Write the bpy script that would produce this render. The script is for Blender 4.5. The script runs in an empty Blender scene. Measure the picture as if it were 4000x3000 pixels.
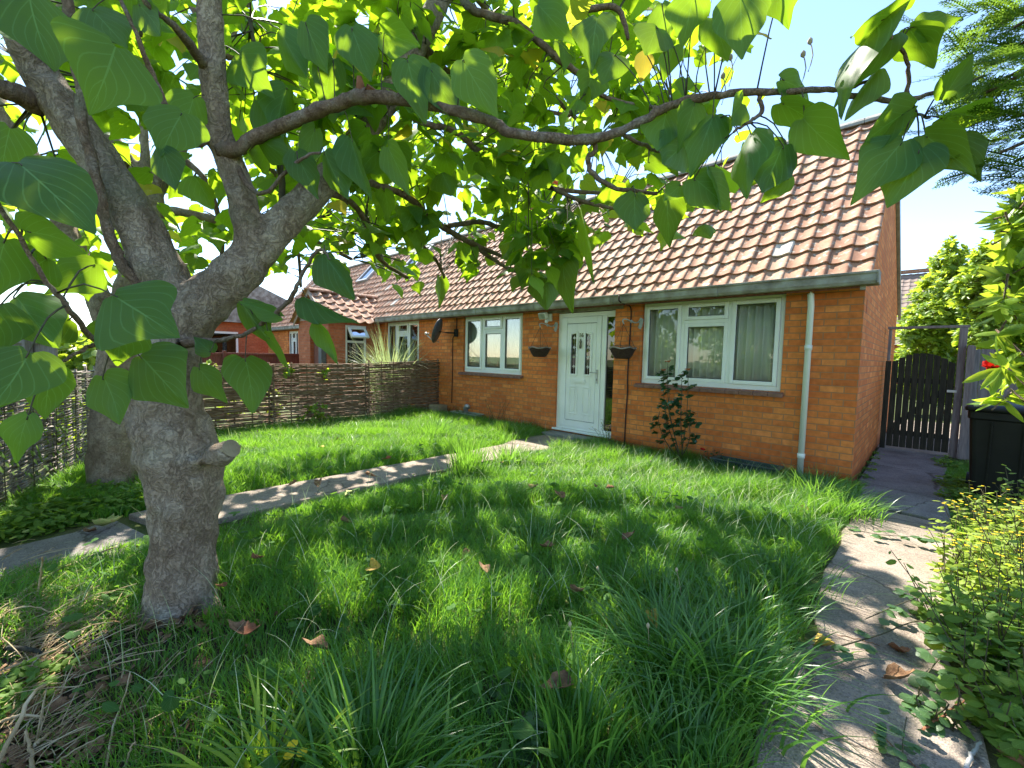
import bpy, bmesh, math, random
import numpy as np
from mathutils import Vector, Matrix
random.seed(7); rng=np.random.default_rng(11)
S=bpy.context.scene; COL=S.collection
# ---------------------------------------------------------------- camera, sky, sun, exposure
CAM=np.array([0.5665,-6.2586,1.4406])
def _basis(yaw,pitch,roll):
    f=np.array([math.sin(yaw)*math.cos(pitch),math.cos(yaw)*math.cos(pitch),math.sin(pitch)])
    r=np.array([math.cos(yaw),-math.sin(yaw),0.0]); u=np.cross(r,f)
    return r*math.cos(roll)+u*math.sin(roll), -r*math.sin(roll)+u*math.cos(roll), f
CR,CU,CF=_basis(math.radians(-44.15024),math.radians(-3.733304),math.radians(1.270968))
cd=bpy.data.cameras.new("camera"); cam=bpy.data.objects.new("camera",cd); COL.objects.link(cam)
cd.sensor_width=36; cd.sensor_fit='HORIZONTAL'; cd.lens=1672.786/4000*36; cd.clip_start=0.05; cd.clip_end=600
m=Matrix.Identity(4)
for i in range(3): m[i][0]=CR[i]; m[i][1]=CU[i]; m[i][2]=-CF[i]; m[i][3]=CAM[i]
cam.matrix_world=m; S.camera=cam
SUN_EL=math.radians(52); SUN_AZ=math.radians(23)          # sun stands towards -X, a little behind the house front
SD=np.array([-math.cos(SUN_EL)*math.cos(SUN_AZ), math.cos(SUN_EL)*math.sin(SUN_AZ), math.sin(SUN_EL)])
w=bpy.data.worlds.new("World"); S.world=w; w.use_nodes=True
nt=w.node_tree; bg=nt.nodes['Background']; sk=nt.nodes.new('ShaderNodeTexSky'); sk.sky_type='NISHITA'; sk.sun_disc=False
sk.sun_elevation=SUN_EL; sk.sun_rotation=math.atan2(SD[0],SD[1]); sk.air_density=1.0; sk.dust_density=0.15; sk.ozone_density=2.2
nt.links.new(sk.outputs[0],bg.inputs[0]); bg.inputs[1].default_value=0.12
sl=bpy.data.lights.new("sun",'SUN'); sl.energy=4.9; sl.angle=math.radians(0.55); sl.color=(1,0.94,0.84)
so=bpy.data.objects.new("sun",sl); COL.objects.link(so); so.rotation_euler=Vector(SD).to_track_quat('Z','Y').to_euler(); so.location=(-8,3,12)
S.view_settings.view_transform='Standard'; S.view_settings.look='None'; S.view_settings.gamma=1; S.view_settings.exposure=1.78
S.cycles.max_bounces=8; S.cycles.transparent_max_bounces=12; S.cycles.transmission_bounces=6; S.cycles.sample_clamp_indirect=6
S.cycles.caustics_reflective=False; S.cycles.caustics_refractive=False

# ---------------------------------------------------------------- placing helpers (picture point + distance -> place in the garden)
K=4000/2212
def ray(x,y): return CF+CR*((x*K-2000)/1672.786)-CU*((y*K-1500)/1672.786)
def at(x,y,d): return CAM+ray(x,y)*d
def gz(x,y,z=0.0):
    q=ray(x,y); return CAM+q*((z-CAM[2])/q[2])
# ---------------------------------------------------------------- object helpers
def tag(o,label=None,cat=None,group=None,kind=None):
    if label: o['label']=label
    if cat: o['category']=cat
    if group: o['group']=group
    if kind: o['kind']=kind
    return o
def empty(name,loc,label,cat,group=None):
    o=bpy.data.objects.new(name,None); COL.objects.link(o); o.location=tuple(float(c) for c in loc); o.empty_display_size=.1
    return tag(o,label,cat,group)
def origin(o):
    v=np.zeros(3)
    while o is not None: v=v+np.array(o.location); o=o.parent
    return v
def mesh_obj(name,V,F,mat,parent=None,smooth=True,attrs=None,loc=None):
    V=np.asarray(V,dtype=np.float64).reshape(-1,3)
    if parent is not None: V=V-origin(parent)
    elif loc is not None: V=V-np.asarray(loc)
    me=bpy.data.meshes.new(name)
    if isinstance(F,np.ndarray):
        n,k=F.shape
        me.vertices.add(len(V)); me.vertices.foreach_set('co',V.astype(np.float32).ravel())
        me.loops.add(n*k); me.loops.foreach_set('vertex_index',F.astype(np.int32).ravel())
        me.polygons.add(n); me.polygons.foreach_set('loop_start',np.arange(0,n*k,k,dtype=np.int32))
        me.polygons.foreach_set('loop_total',np.full(n,k,dtype=np.int32))
        me.update(calc_edges=True)
    else: me.from_pydata([tuple(v) for v in V],[],F)
    if smooth: me.polygons.foreach_set('use_smooth',np.ones(len(me.polygons),dtype=bool))
    for an,arr in (attrs or {}).items():
        arr=np.asarray(arr,dtype=np.float32)
        if arr.ndim==1: a=me.attributes.new(an,'FLOAT','POINT'); a.data.foreach_set('value',arr)
        else: a=me.attributes.new(an,'FLOAT_VECTOR','POINT'); a.data.foreach_set('vector',arr.ravel())
    me.update()
    if mat is not None: me.materials.append(mat)
    o=bpy.data.objects.new(name,me); COL.objects.link(o)
    if parent is not None: o.parent=parent
    elif loc is not None: o.location=tuple(float(c) for c in loc)
    return o
def frame_of(d):
    d=np.asarray(d,float); d=d/(np.linalg.norm(d)+1e-9)
    a=np.array([0,0,1.0]) if abs(d[2])<.9 else np.array([1.0,0,0])
    s=np.cross(d,a); s/=np.linalg.norm(s); return s,np.cross(s,d),d
class MB:
    def __init__(s): s.v=[]; s.f=[]
    def box(s,x0,x1,y0,y1,z0,z1):
        i=len(s.v); s.v+=[(x,y,z) for z in(z0,z1) for y in(y0,y1) for x in(x0,x1)]
        s.f+=[tuple(i+k for k in q) for q in((0,2,3,1),(4,5,7,6),(0,1,5,4),(2,6,7,3),(0,4,6,2),(1,3,7,5))]; return s
    def obox(s,c,ex,ey,ez):            # centre and three half axes
        i=len(s.v); c,ex,ey,ez=map(np.asarray,(c,ex,ey,ez))
        s.v+=[tuple(c+a*ex+b*ey+g*ez) for g in(-1,1) for b in(-1,1) for a in(-1,1)]
        s.f+=[tuple(i+k for k in q) for q in((0,2,3,1),(4,5,7,6),(0,1,5,4),(2,6,7,3),(0,4,6,2),(1,3,7,5))]; return s
    def tube(s,P,R,n=8,cap=True,wob=0.0):
        P=np.asarray(P,float); R=np.broadcast_to(np.asarray(R,float),(len(P),))
        T=np.gradient(P,axis=0) if len(P)>2 else np.repeat([P[-1]-P[0]],2,0)
        i=len(s.v); sx=None
        for k in range(len(P)):
            t=T[k]/(np.linalg.norm(T[k])+1e-9)
            if sx is None: sx,sy,_=frame_of(t)
            else:
                sx=sx-t*(sx@t); sx/=np.linalg.norm(sx)+1e-9; sy=np.cross(t,sx)
            for j in range(n):
                a=2*math.pi*j/n; rr=R[k]*(1+wob*math.sin(3*a+k*1.3)+wob*.6*math.sin(5*a-k*.8))
                s.v.append(tuple(P[k]+rr*(math.cos(a)*sx+math.sin(a)*sy)))
        for k in range(len(P)-1):
            for j in range(n):
                a=i+k*n+j; b=i+k*n+(j+1)%n; s.f.append((a,b,b+n,a+n))
        if cap: s.f.append(tuple(i+j for j in range(n))[::-1]); e=i+(len(P)-1)*n; s.f.append(tuple(e+j for j in range(n)))
        return s
    def lathe(s,c,prof,n=16,ax=(0,0,1)):   # prof: (radius, height)
        sx,sy,az=frame_of(ax); i=len(s.v); c=np.asarray(c,float)
        for (r,h) in prof:
            for j in range(n):
                a=2*math.pi*j/n; s.v.append(tuple(c+az*h+r*(math.cos(a)*sx+math.sin(a)*sy)))
        for k in range(len(prof)-1):
            for j in range(n):
                a=i+k*n+j; b=i+k*n+(j+1)%n; s.f.append((a,b,b+n,a+n))
        return s
    def prism(s,poly,a,b,axis='y'):     # polygon in the plane across the axis, extruded from a to b
        i=len(s.v); n=len(poly)
        for q in(a,b):
            for (p0,p1) in poly: s.v.append({'y':(p0,q,p1),'x':(q,p0,p1),'z':(p0,p1,q)}[axis])
        s.f.append(tuple(range(i,i+n))); s.f.append(tuple(range(i+2*n-1,i+n-1,-1)))
        for k in range(n): s.f.append((i+k,i+n+k,i+n+(k+1)%n,i+(k+1)%n))
        return s
    def build(s,name,mat,parent=None,smooth=False,bevel=0,loc=None):
        o=mesh_obj(name,s.v,s.f,mat,parent,smooth,loc=loc)
        if bevel:
            b=o.modifiers.new('bevel','BEVEL'); b.width=bevel; b.segments=2; b.limit_method='ANGLE'
        return o
def spline(P,n):
    P=np.asarray(P,float); out=[]; m=len(P)
    for t in np.linspace(0,m-1,n):
        i=min(int(t),m-2); u=t-i
        p0=P[max(i-1,0)];p1=P[i];p2=P[i+1];p3=P[min(i+2,m-1)]
        out.append(.5*((2*p1)+(-p0+p2)*u+(2*p0-5*p1+4*p2-p3)*u*u+(-p0+3*p1-3*p2+p3)*u**3))
    return np.array(out)
# ---------------------------------------------------------------- materials
def newmat(name):
    mt=bpy.data.materials.new(name); mt.use_nodes=True; n=mt.node_tree.nodes; return mt,n,mt.node_tree.links,n['Principled BSDF']
def N(n,t,**kw):
    x=n.new(t)
    for k,v in kw.items():
        if hasattr(x,k) and k not in('Scale','Detail','Fac'): setattr(x,k,v)
        else: x.inputs[k].default_value=v
    return x
def ramp(n,stops):
    r=n.new('ShaderNodeValToRGB'); e=r.color_ramp.elements
    while len(e)<len(stops): e.new(.5)
    for q,(p,c) in zip(e,stops): q.position=p; q.color=(*c,1)
    return r
def rgb(c): return (*c,1)
def mat_noise(name,c1,c2,scale=8,rough=.7,bump=.2,bscale=None,spec=.3,c3=None,detail=6,stretch=(1,1,1),metal=0,coord='Object'):
    mt,n,l,b=newmat(name)
    tc=n.new('ShaderNodeTexCoord'); mp=n.new('ShaderNodeMapping'); mp.inputs['Scale'].default_value=stretch; l.new(tc.outputs[coord],mp.inputs[0])
    no=N(n,'ShaderNodeTexNoise',Scale=scale,Detail=detail); l.new(mp.outputs[0],no.inputs['Vector'])
    st=[(.3,c1),(.7,c2)] if c3 is None else [(.28,c1),(.5,c2),(.72,c3)]
    r=ramp(n,st); l.new(no.outputs['Fac'],r.inputs[0]); l.new(r.outputs[0],b.inputs['Base Color'])
    b.inputs['Roughness'].default_value=rough; b.inputs['Specular IOR Level'].default_value=spec; b.inputs['Metallic'].default_value=metal
    if bump:
        n2=N(n,'ShaderNodeTexNoise',Scale=bscale or scale*6,Detail=5); l.new(mp.outputs[0],n2.inputs['Vector'])
        bp=N(n,'ShaderNodeBump',Strength=bump,Distance=.02); l.new(n2.outputs['Fac'],bp.inputs['Height']); l.new(bp.outputs[0],b.inputs['Normal'])
    return mt
def mat_leaf(name,dark,light,trans,tfac=.42,rough=.45,spec=.35,veins=True,yellow=None,bumpy=.15):
    mt,n,l,b=newmat(name)
    ar=N(n,'ShaderNodeAttribute',attribute_name='rnd'); au=N(n,'ShaderNodeAttribute',attribute_name='luv')
    st=[(0,dark),(.75,light)]+([(.978,light),(.988,yellow)] if yellow else [])
    r=ramp(n,st); l.new(ar.outputs['Fac'],r.inputs[0])
    col=r.outputs[0]; tmul=None
    if veins:
        sp=n.new('ShaderNodeSeparateXYZ'); l.new(au.outputs['Vector'],sp.inputs[0])
        def M(op,a,bb=None,cc=None):
            q=N(n,'ShaderNodeMath',operation=op)
            for i,x in enumerate((a,bb,cc)):
                if x is None: continue
                if isinstance(x,(int,float)): q.inputs[i].default_value=x
                else: l.new(x,q.inputs[i])
            return q.outputs[0]
        ab=M('ABSOLUTE',sp.outputs[0])
        mid=M('LESS_THAN',ab,.02)
        t=M('SUBTRACT',sp.outputs[1],M('MULTIPLY',ab,.62)); fr=M('ABSOLUTE',M('SUBTRACT',M('FRACT',M('MULTIPLY',t,5.0)),.5))
        side=M('LESS_THAN',fr,.055)
        v=M('MAXIMUM',mid,M('MULTIPLY',side,.6))
        mx=N(n,'ShaderNodeMix',data_type='RGBA'); l.new(v,mx.inputs[0]); l.new(col,mx.inputs[6]); mx.inputs[7].default_value=rgb([min(1,c*1.9+.03) for c in light])
        col=mx.outputs[2]
    l.new(col,b.inputs['Base Color']); b.inputs['Roughness'].default_value=rough; b.inputs['Specular IOR Level'].default_value=spec
    if bumpy:
        no=N(n,'ShaderNodeTexNoise',Scale=35.0,Detail=2); bp=N(n,'ShaderNodeBump',Strength=bumpy,Distance=.01); l.new(no.outputs['Fac'],bp.inputs['Height']); l.new(bp.outputs[0],b.inputs['Normal'])
    tr=n.new('ShaderNodeBsdfTranslucent')
    r2=ramp(n,[(0,[c*.8 for c in trans]),(.975,[min(1,c*1.15) for c in trans])]+([(.988,[c*2.2 for c in yellow])] if yellow else [])); l.new(ar.outputs['Fac'],r2.inputs[0]); l.new(r2.outputs[0],tr.inputs[0])
    mix=n.new('ShaderNodeMixShader'); mix.inputs[0].default_value=tfac; l.new(b.outputs[0],mix.inputs[1]); l.new(tr.outputs[0],mix.inputs[2])
    l.new(mix.outputs[0],n['Material Output'].inputs[0]); return mt
def mat_brick(name,c1,c2,mortar,row=.0785,bw=.236,tint=None):
    mt,n,l,b=newmat(name)
    tc=n.new('ShaderNodeTexCoord'); sp=n.new('ShaderNodeSeparateXYZ'); l.new(tc.outputs['Object'],sp.inputs[0])
    ad=N(n,'ShaderNodeMath',operation='ADD'); l.new(sp.outputs[0],ad.inputs[0]); l.new(sp.outputs[1],ad.inputs[1])
    cb=n.new('ShaderNodeCombineXYZ'); l.new(ad.outputs[0],cb.inputs[0]); l.new(sp.outputs[2],cb.inputs[1])
    wob=N(n,'ShaderNodeTexNoise',Scale=3.0,Detail=2); l.new(cb.outputs[0],wob.inputs['Vector'])
    vm=N(n,'ShaderNodeVectorMath',operation='MULTIPLY_ADD'); vm.inputs[1].default_value=(.012,.008,0); l.new(wob.outputs['Color'],vm.inputs[0]); l.new(cb.outputs[0],vm.inputs[2])
    br=n.new('ShaderNodeTexBrick'); br.offset=.5; br.inputs['Scale'].default_value=1; br.inputs['Mortar Size'].default_value=.006; br.inputs['Mortar Smooth'].default_value=.25
    br.inputs['Brick Width'].default_value=bw; br.inputs['Row Height'].default_value=row; br.inputs['Bias'].default_value=-.1
    br.inputs['Color1'].default_value=rgb((0,0,0)); br.inputs['Color2'].default_value=rgb((1,1,1)); br.inputs['Mortar'].default_value=rgb((.5,.5,.5))
    l.new(vm.outputs[0],br.inputs['Vector'])
    r=ramp(n,[(0,c1),(.45,[(a+c)/2 for a,c in zip(c1,c2)]),(.8,c2),(1,[min(1,c*1.25+.03) for c in c2])]); l.new(br.outputs['Color'],r.inputs[0])
    no=N(n,'ShaderNodeTexNoise',Scale=14.0,Detail=6); l.new(tc.outputs['Object'],no.inputs['Vector'])
    m1=N(n,'ShaderNodeMix',data_type='RGBA',blend_type='MULTIPLY'); m1.inputs[0].default_value=.75
    rn=ramp(n,[(.25,(.62,.6,.58)),(.75,(1.2,1.18,1.15))]); l.new(no.outputs['Fac'],rn.inputs[0]); l.new(r.outputs[0],m1.inputs[6]); l.new(rn.outputs[0],m1.inputs[7])
    big=N(n,'ShaderNodeTexNoise',Scale=1.1,Detail=4); l.new(tc.outputs['Object'],big.inputs['Vector'])
    rb=ramp(n,[(.3,(.8,.76,.78)),(.7,(1.08,1.06,1.0))]); l.new(big.outputs['Fac'],rb.inputs[0])
    m2=N(n,'ShaderNodeMix',data_type='RGBA',blend_type='MULTIPLY'); m2.inputs[0].default_value=.8; l.new(m1.outputs[2],m2.inputs[6]); l.new(rb.outputs[0],m2.inputs[7])
    mm=N(n,'ShaderNodeMix',data_type='RGBA'); l.new(br.outputs['Fac'],mm.inputs[0]); l.new(m2.outputs[2],mm.inputs[6]); mm.inputs[7].default_value=rgb(mortar)
    st=N(n,'ShaderNodeMath',operation='MULTIPLY_ADD'); st.inputs[1].default_value=.22; l.new(big.outputs['Fac'],st.inputs[0]); l.new(sp.outputs[2],st.inputs[2])
    rs=ramp(n,[(.14,(.42,.36,.34)),(.24,(.8,.76,.74)),(.34,(1,1,1))]); l.new(st.outputs[0],rs.inputs[0])
    m5=N(n,'ShaderNodeMix',data_type='RGBA',blend_type='MULTIPLY'); m5.inputs[0].default_value=1; l.new(mm.outputs[2],m5.inputs[6]); l.new(rs.outputs[0],m5.inputs[7])
    l.new(m5.outputs[2],b.inputs['Base Color']); b.inputs['Roughness'].default_value=.85; b.inputs['Specular IOR Level'].default_value=.2
    hh=N(n,'ShaderNodeMath',operation='MULTIPLY_ADD'); hh.inputs[1].default_value=-1.0; l.new(br.outputs['Fac'],hh.inputs[0])
    ns=N(n,'ShaderNodeMath',operation='MULTIPLY'); ns.inputs[1].default_value=.5; l.new(no.outputs['Fac'],ns.inputs[0]); l.new(ns.outputs[0],hh.inputs[2])
    bp=N(n,'ShaderNodeBump',Strength=.6,Distance=.006); l.new(hh.outputs[0],bp.inputs['Height']); l.new(bp.outputs[0],b.inputs['Normal'])
    return mt
def mat_tile(name):
    mt,n,l,b=newmat(name)
    ar=N(n,'ShaderNodeAttribute',attribute_name='rnd'); tc=n.new('ShaderNodeTexCoord')
    r=ramp(n,[(0,(.29,.145,.09)),(.3,(.36,.185,.113)),(.6,(.40,.212,.13)),(.85,(.42,.243,.157)),(.985,(.42,.28,.20)),(1,(.62,.56,.49))]); l.new(ar.outputs['Fac'],r.inputs[0])
    no=N(n,'ShaderNodeTexNoise',Scale=9.0,Detail=8,Roughness=.65); l.new(tc.outputs['Object'],no.inputs['Vector'])
    rn=ramp(n,[(.3,(.62,.6,.58)),(.55,(1,1,1)),(.75,(1.15,1.15,1.15))]); l.new(no.outputs['Fac'],rn.inputs[0])
    m1=N(n,'ShaderNodeMix',data_type='RGBA',blend_type='MULTIPLY'); m1.inputs[0].default_value=.8; l.new(r.outputs[0],m1.inputs[6]); l.new(rn.outputs[0],m1.inputs[7])
    li=N(n,'ShaderNodeTexNoise',Scale=16.0,Detail=4); l.new(tc.outputs['Object'],li.inputs['Vector'])
    rl=ramp(n,[(.56,(0,0,0)),(.68,(.85,.85,.85))]); l.new(li.outputs['Fac'],rl.inputs[0])
    m2=N(n,'ShaderNodeMix',data_type='RGBA'); l.new(rl.outputs[0],m2.inputs[0]); l.new(m1.outputs[2],m2.inputs[6]); m2.inputs[7].default_value=rgb((.50,.46,.38))
    mo=N(n,'ShaderNodeTexNoise',Scale=4.3,Detail=7,Roughness=.7); l.new(tc.outputs['Object'],mo.inputs['Vector'])
    rm=ramp(n,[(.60,(0,0,0)),(.69,(.75,.75,.75))]); l.new(mo.outputs['Fac'],rm.inputs[0])
    m3=N(n,'ShaderNodeMix',data_type='RGBA'); l.new(rm.outputs[0],m3.inputs[0]); l.new(m2.outputs[2],m3.inputs[6]); m3.inputs[7].default_value=rgb((.16,.14,.05))
    l.new(m3.outputs[2],b.inputs['Base Color']); b.inputs['Roughness'].default_value=.8; b.inputs['Specular IOR Level'].default_value=.25
    bp=N(n,'ShaderNodeBump',Strength=.3,Distance=.01); l.new(no.outputs['Fac'],bp.inputs['Height']); l.new(bp.outputs[0],b.inputs['Normal']); return mt
def mat_bark(name,c1,c2,c3,scale=1.0):
    mt,n,l,b=newmat(name); tc=n.new('ShaderNodeTexCoord')
    dn=N(n,'ShaderNodeTexNoise',Scale=11.0*scale,Detail=5); l.new(tc.outputs['Object'],dn.inputs['Vector'])
    vm=N(n,'ShaderNodeVectorMath',operation='MULTIPLY_ADD'); vm.inputs[1].default_value=(.16/scale,.16/scale,.10/scale); l.new(dn.outputs['Color'],vm.inputs[0]); l.new(tc.outputs['Object'],vm.inputs[2])
    mp=n.new('ShaderNodeMapping'); mp.inputs['Scale'].default_value=(1,1,.45); l.new(vm.outputs[0],mp.inputs[0])
    fu=N(n,'ShaderNodeTexNoise',Scale=75.0*scale,Detail=3,Roughness=.55); l.new(mp.outputs[0],fu.inputs['Vector'])
    rv=ramp(n,[(.36,(.45,.43,.41)),(.54,(1,1,1)),(.70,(1.0,1.0,1.0))]); l.new(fu.outputs['Fac'],rv.inputs[0])
    no=N(n,'ShaderNodeTexNoise',Scale=4.0*scale,Detail=9,Roughness=.68); l.new(tc.outputs['Object'],no.inputs['Vector'])
    r=ramp(n,[(.32,c1),(.5,c2),(.66,c3)]); l.new(no.outputs['Fac'],r.inputs[0])
    mx=N(n,'ShaderNodeMix',data_type='RGBA',blend_type='MULTIPLY'); mx.inputs[0].default_value=.42; l.new(r.outputs[0],mx.inputs[6]); l.new(rv.outputs[0],mx.inputs[7])
    ms=n.new('ShaderNodeMapping'); ms.inputs['Scale'].default_value=(16*scale,16*scale,2.6*scale); l.new(vm.outputs[0],ms.inputs[0])
    sk_=N(n,'ShaderNodeTexNoise',Scale=1.0,Detail=6,Roughness=.6); l.new(ms.outputs[0],sk_.inputs['Vector']); r6=ramp(n,[(.36,(.55,.5,.46)),(.52,(1,1,1)),(.7,(1.15,1.13,1.1))]); l.new(sk_.outputs['Fac'],r6.inputs[0])
    m6=N(n,'ShaderNodeMix',data_type='RGBA',blend_type='MULTIPLY'); m6.inputs[0].default_value=.7; l.new(mx.outputs[2],m6.inputs[6]); l.new(r6.outputs[0],m6.inputs[7]); mx=m6
    al=N(n,'ShaderNodeTexNoise',Scale=2.6*scale,Detail=6); l.new(tc.outputs['Object'],al.inputs['Vector'])
    ra=ramp(n,[(.55,(0,0,0)),(.72,(.55,.55,.55))]); l.new(al.outputs['Fac'],ra.inputs[0])
    m2=N(n,'ShaderNodeMix',data_type='RGBA'); l.new(ra.outputs[0],m2.inputs[0]); l.new(mx.outputs[2],m2.inputs[6]); m2.inputs[7].default_value=rgb((.20,.22,.14))
    l.new(m2.outputs[2],b.inputs['Base Color']); b.inputs['Roughness'].default_value=.92; b.inputs['Specular IOR Level'].default_value=.12
    fn=N(n,'ShaderNodeTexNoise',Scale=110.0*scale,Detail=4); l.new(tc.outputs['Object'],fn.inputs['Vector'])
    ma=N(n,'ShaderNodeMath',operation='MULTIPLY_ADD'); ma.inputs[1].default_value=.35; l.new(fn.outputs['Fac'],ma.inputs[0]); l.new(rv.outputs[0],ma.inputs[2])
    bp=N(n,'ShaderNodeBump',Strength=.9,Distance=.014/scale**.5); l.new(ma.outputs[0],bp.inputs['Height']); l.new(bp.outputs[0],b.inputs['Normal']); return mt
def mat_path(name,c1,c2,c3,seed):
    mt,n,l,b=newmat(name); tc=n.new('ShaderNodeTexCoord'); mp=n.new('ShaderNodeMapping'); mp.inputs['Location'].default_value=(seed,seed*2,0); l.new(tc.outputs['Object'],mp.inputs[0])
    no=N(n,'ShaderNodeTexNoise',Scale=2.4,Detail=9,Roughness=.65); l.new(mp.outputs[0],no.inputs['Vector']); r=ramp(n,[(.3,c1),(.5,c2),(.7,c3)]); l.new(no.outputs['Fac'],r.inputs[0])
    vo=N(n,'ShaderNodeTexVoronoi',Scale=120.0); l.new(mp.outputs[0],vo.inputs['Vector'])
    sp=n.new('ShaderNodeSeparateXYZ'); l.new(vo.outputs['Color'],sp.inputs[0]); rs=ramp(n,[(0,(.55,.55,.56)),(.5,(1,1,1)),(.9,(1.05,1.04,1.0)),(1,(1.5,1.45,1.35))]); l.new(sp.outputs[0],rs.inputs[0])
    m1=N(n,'ShaderNodeMix',data_type='RGBA',blend_type='MULTIPLY'); m1.inputs[0].default_value=.75; l.new(r.outputs[0],m1.inputs[6]); l.new(rs.outputs[0],m1.inputs[7])
    mo=N(n,'ShaderNodeTexNoise',Scale=1.1,Detail=8,Roughness=.7); l.new(mp.outputs[0],mo.inputs['Vector']); rm=ramp(n,[(.56,(0,0,0)),(.70,(.55,.55,.55))]); l.new(mo.outputs['Fac'],rm.inputs[0])
    m2=N(n,'ShaderNodeMix',data_type='RGBA'); l.new(rm.outputs[0],m2.inputs[0]); l.new(m1.outputs[2],m2.inputs[6]); m2.inputs[7].default_value=rgb((.10,.105,.075))
    ck=N(n,'ShaderNodeTexVoronoi',feature='DISTANCE_TO_EDGE',Scale=.75); wv=N(n,'ShaderNodeVectorMath',operation='MULTIPLY_ADD'); wv.inputs[1].default_value=(.35,.35,0); l.new(no.outputs['Color'],wv.inputs[0]); l.new(mp.outputs[0],wv.inputs[2]); l.new(wv.outputs[0],ck.inputs['Vector'])
    rc=ramp(n,[(.003,(.35,.33,.3)),(.008,(1,1,1))]); l.new(ck.outputs['Distance'],rc.inputs[0])
    m3=N(n,'ShaderNodeMix',data_type='RGBA',blend_type='MULTIPLY'); m3.inputs[0].default_value=.8; l.new(m2.outputs[2],m3.inputs[6]); l.new(rc.outputs[0],m3.inputs[7]); l.new(m3.outputs[2],b.inputs['Base Color'])
    b.inputs['Roughness'].default_value=.95; b.inputs['Specular IOR Level'].default_value=.15
    bp=N(n,'ShaderNodeBump',Strength=.6,Distance=.006); l.new(vo.outputs['Distance'],bp.inputs['Height']); l.new(bp.outputs[0],b.inputs['Normal']); return mt
def mat_glass(name,tint=(.75,.8,.78),refl=1.0):
    mt,n,l,b=newmat(name); n.remove(b)
    t=n.new('ShaderNodeBsdfTransparent'); t.inputs[0].default_value=rgb(tint); g=n.new('ShaderNodeBsdfGlossy'); g.inputs['Roughness'].default_value=.01
    f=N(n,'ShaderNodeFresnel',IOR=1.6); mm=N(n,'ShaderNodeMath',operation='MULTIPLY_ADD',use_clamp=True); mm.inputs[1].default_value=1.4*refl; mm.inputs[2].default_value=.02; l.new(f.outputs[0],mm.inputs[0])
    x=n.new('ShaderNodeMixShader'); l.new(mm.outputs[0],x.inputs[0]); l.new(t.outputs[0],x.inputs[1]); l.new(g.outputs[0],x.inputs[2]); l.new(x.outputs[0],n['Material Output'].inputs[0]); return mt
M={}
M['brick']=mat_brick('orange_brick',(.62,.172,.046),(.76,.262,.072),(.34,.17,.085))
M['brick_red']=mat_brick('red_brick',(.42,.12,.055),(.50,.165,.075),(.36,.17,.10))
M['tile']=mat_tile('pantile')
M['roof_grey']=mat_noise('brown_roof',(.20,.15,.12),(.30,.23,.19),3,.9,.3)
M['gutter']=mat_noise('weathered_gutter',(.155,.14,.118),(.28,.258,.22),6,.9,.4,c3=(.40,.40,.36))
M['soffit']=mat_noise('soffit_board',(.22,.21,.13),(.30,.29,.2),5,.8,.1)
M['upvc']=mat_noise('white_plastic',(.74,.76,.72),(.82,.83,.80),3,.32,.02,spec=.5)
M['upvc_grey']=mat_noise('grey_white_plastic',(.66,.70,.64),(.75,.78,.72),3,.38,.02,spec=.5)  # slightly greyer plastic for the downpipe
M['sill']=mat_noise('tiled_sill',(.16,.075,.055),(.26,.13,.095),14,.6,.2)
M['glass']=mat_glass('window_glass',(.97,.98,.96),.42)
M['darkglass']=mat_glass('dark_glass',(.12,.13,.12),1.2)
M['blind']=mat_noise('blind_fabric',(.76,.80,.68),(.84,.87,.76),3,.8,.05)
M['dark']=mat_noise('unlit_room_black',(.012,.013,.012),(.03,.03,.028),3,.9,0)  # near-black colour stands in for the shade of unlit rooms
M['rubber']=mat_noise('black_seal',(.015,.015,.015),(.03,.03,.03),10,.6,0)
M['brass']=mat_noise('dull_metal',(.10,.09,.06),(.2,.18,.12),20,.4,0,metal=.7)
M['concrete']=mat_path('concrete_path',(.19,.15,.12),(.28,.23,.185),(.36,.30,.245),3.1)
M['concrete2']=mat_path('concrete_path_old',(.14,.125,.115),(.21,.19,.175),(.27,.25,.23),7.7)
M['slab']=mat_noise('dark_slab',(.14,.14,.13),(.23,.23,.21),5,.85,.3)
M['ground']=mat_noise('garden_ground',(.035,.045,.014),(.075,.10,.022),2.2,.95,.8,bscale=50,c3=(.09,.075,.035))
_n=M['ground'].node_tree.nodes; _l=M['ground'].node_tree.links; _b=_n['Principled BSDF']; _old=_b.inputs['Base Color'].links[0].from_socket
_tc=_n.new('ShaderNodeTexCoord'); _vm=N(_n,'ShaderNodeVectorMath',operation='DISTANCE'); _vm.inputs[1].default_value=(-1.95,-6.55,0); _l.new(_tc.outputs['Object'],_vm.inputs[0])
_no=N(_n,'ShaderNodeTexNoise',Scale=3.0,Detail=5); _ad=N(_n,'ShaderNodeMath',operation='MULTIPLY_ADD'); _ad.inputs[1].default_value=1.1; _l.new(_no.outputs['Fac'],_ad.inputs[0]); _l.new(_vm.outputs['Value'],_ad.inputs[2])
_r=ramp(_n,[(.0,(1,1,1)),(.9,(1,1,1)),(1,(0,0,0))]); _dv=N(_n,'ShaderNodeMath',operation='DIVIDE'); _dv.inputs[1].default_value=1.75; _l.new(_ad.outputs[0],_dv.inputs[0]); _l.new(_dv.outputs[0],_r.inputs[0])
_mx=N(_n,'ShaderNodeMix',data_type='RGBA'); _l.new(_r.outputs[0],_mx.inputs[0]); _l.new(_old,_mx.inputs[6]); _mx.inputs[7].default_value=rgb((.055,.035,.022)); _l.new(_mx.outputs[2],_b.inputs['Base Color'])
M['soil']=mat_noise('soil',(.03,.022,.014),(.07,.05,.03),6,.95,.8,bscale=60,c3=(.05,.07,.02))
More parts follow.
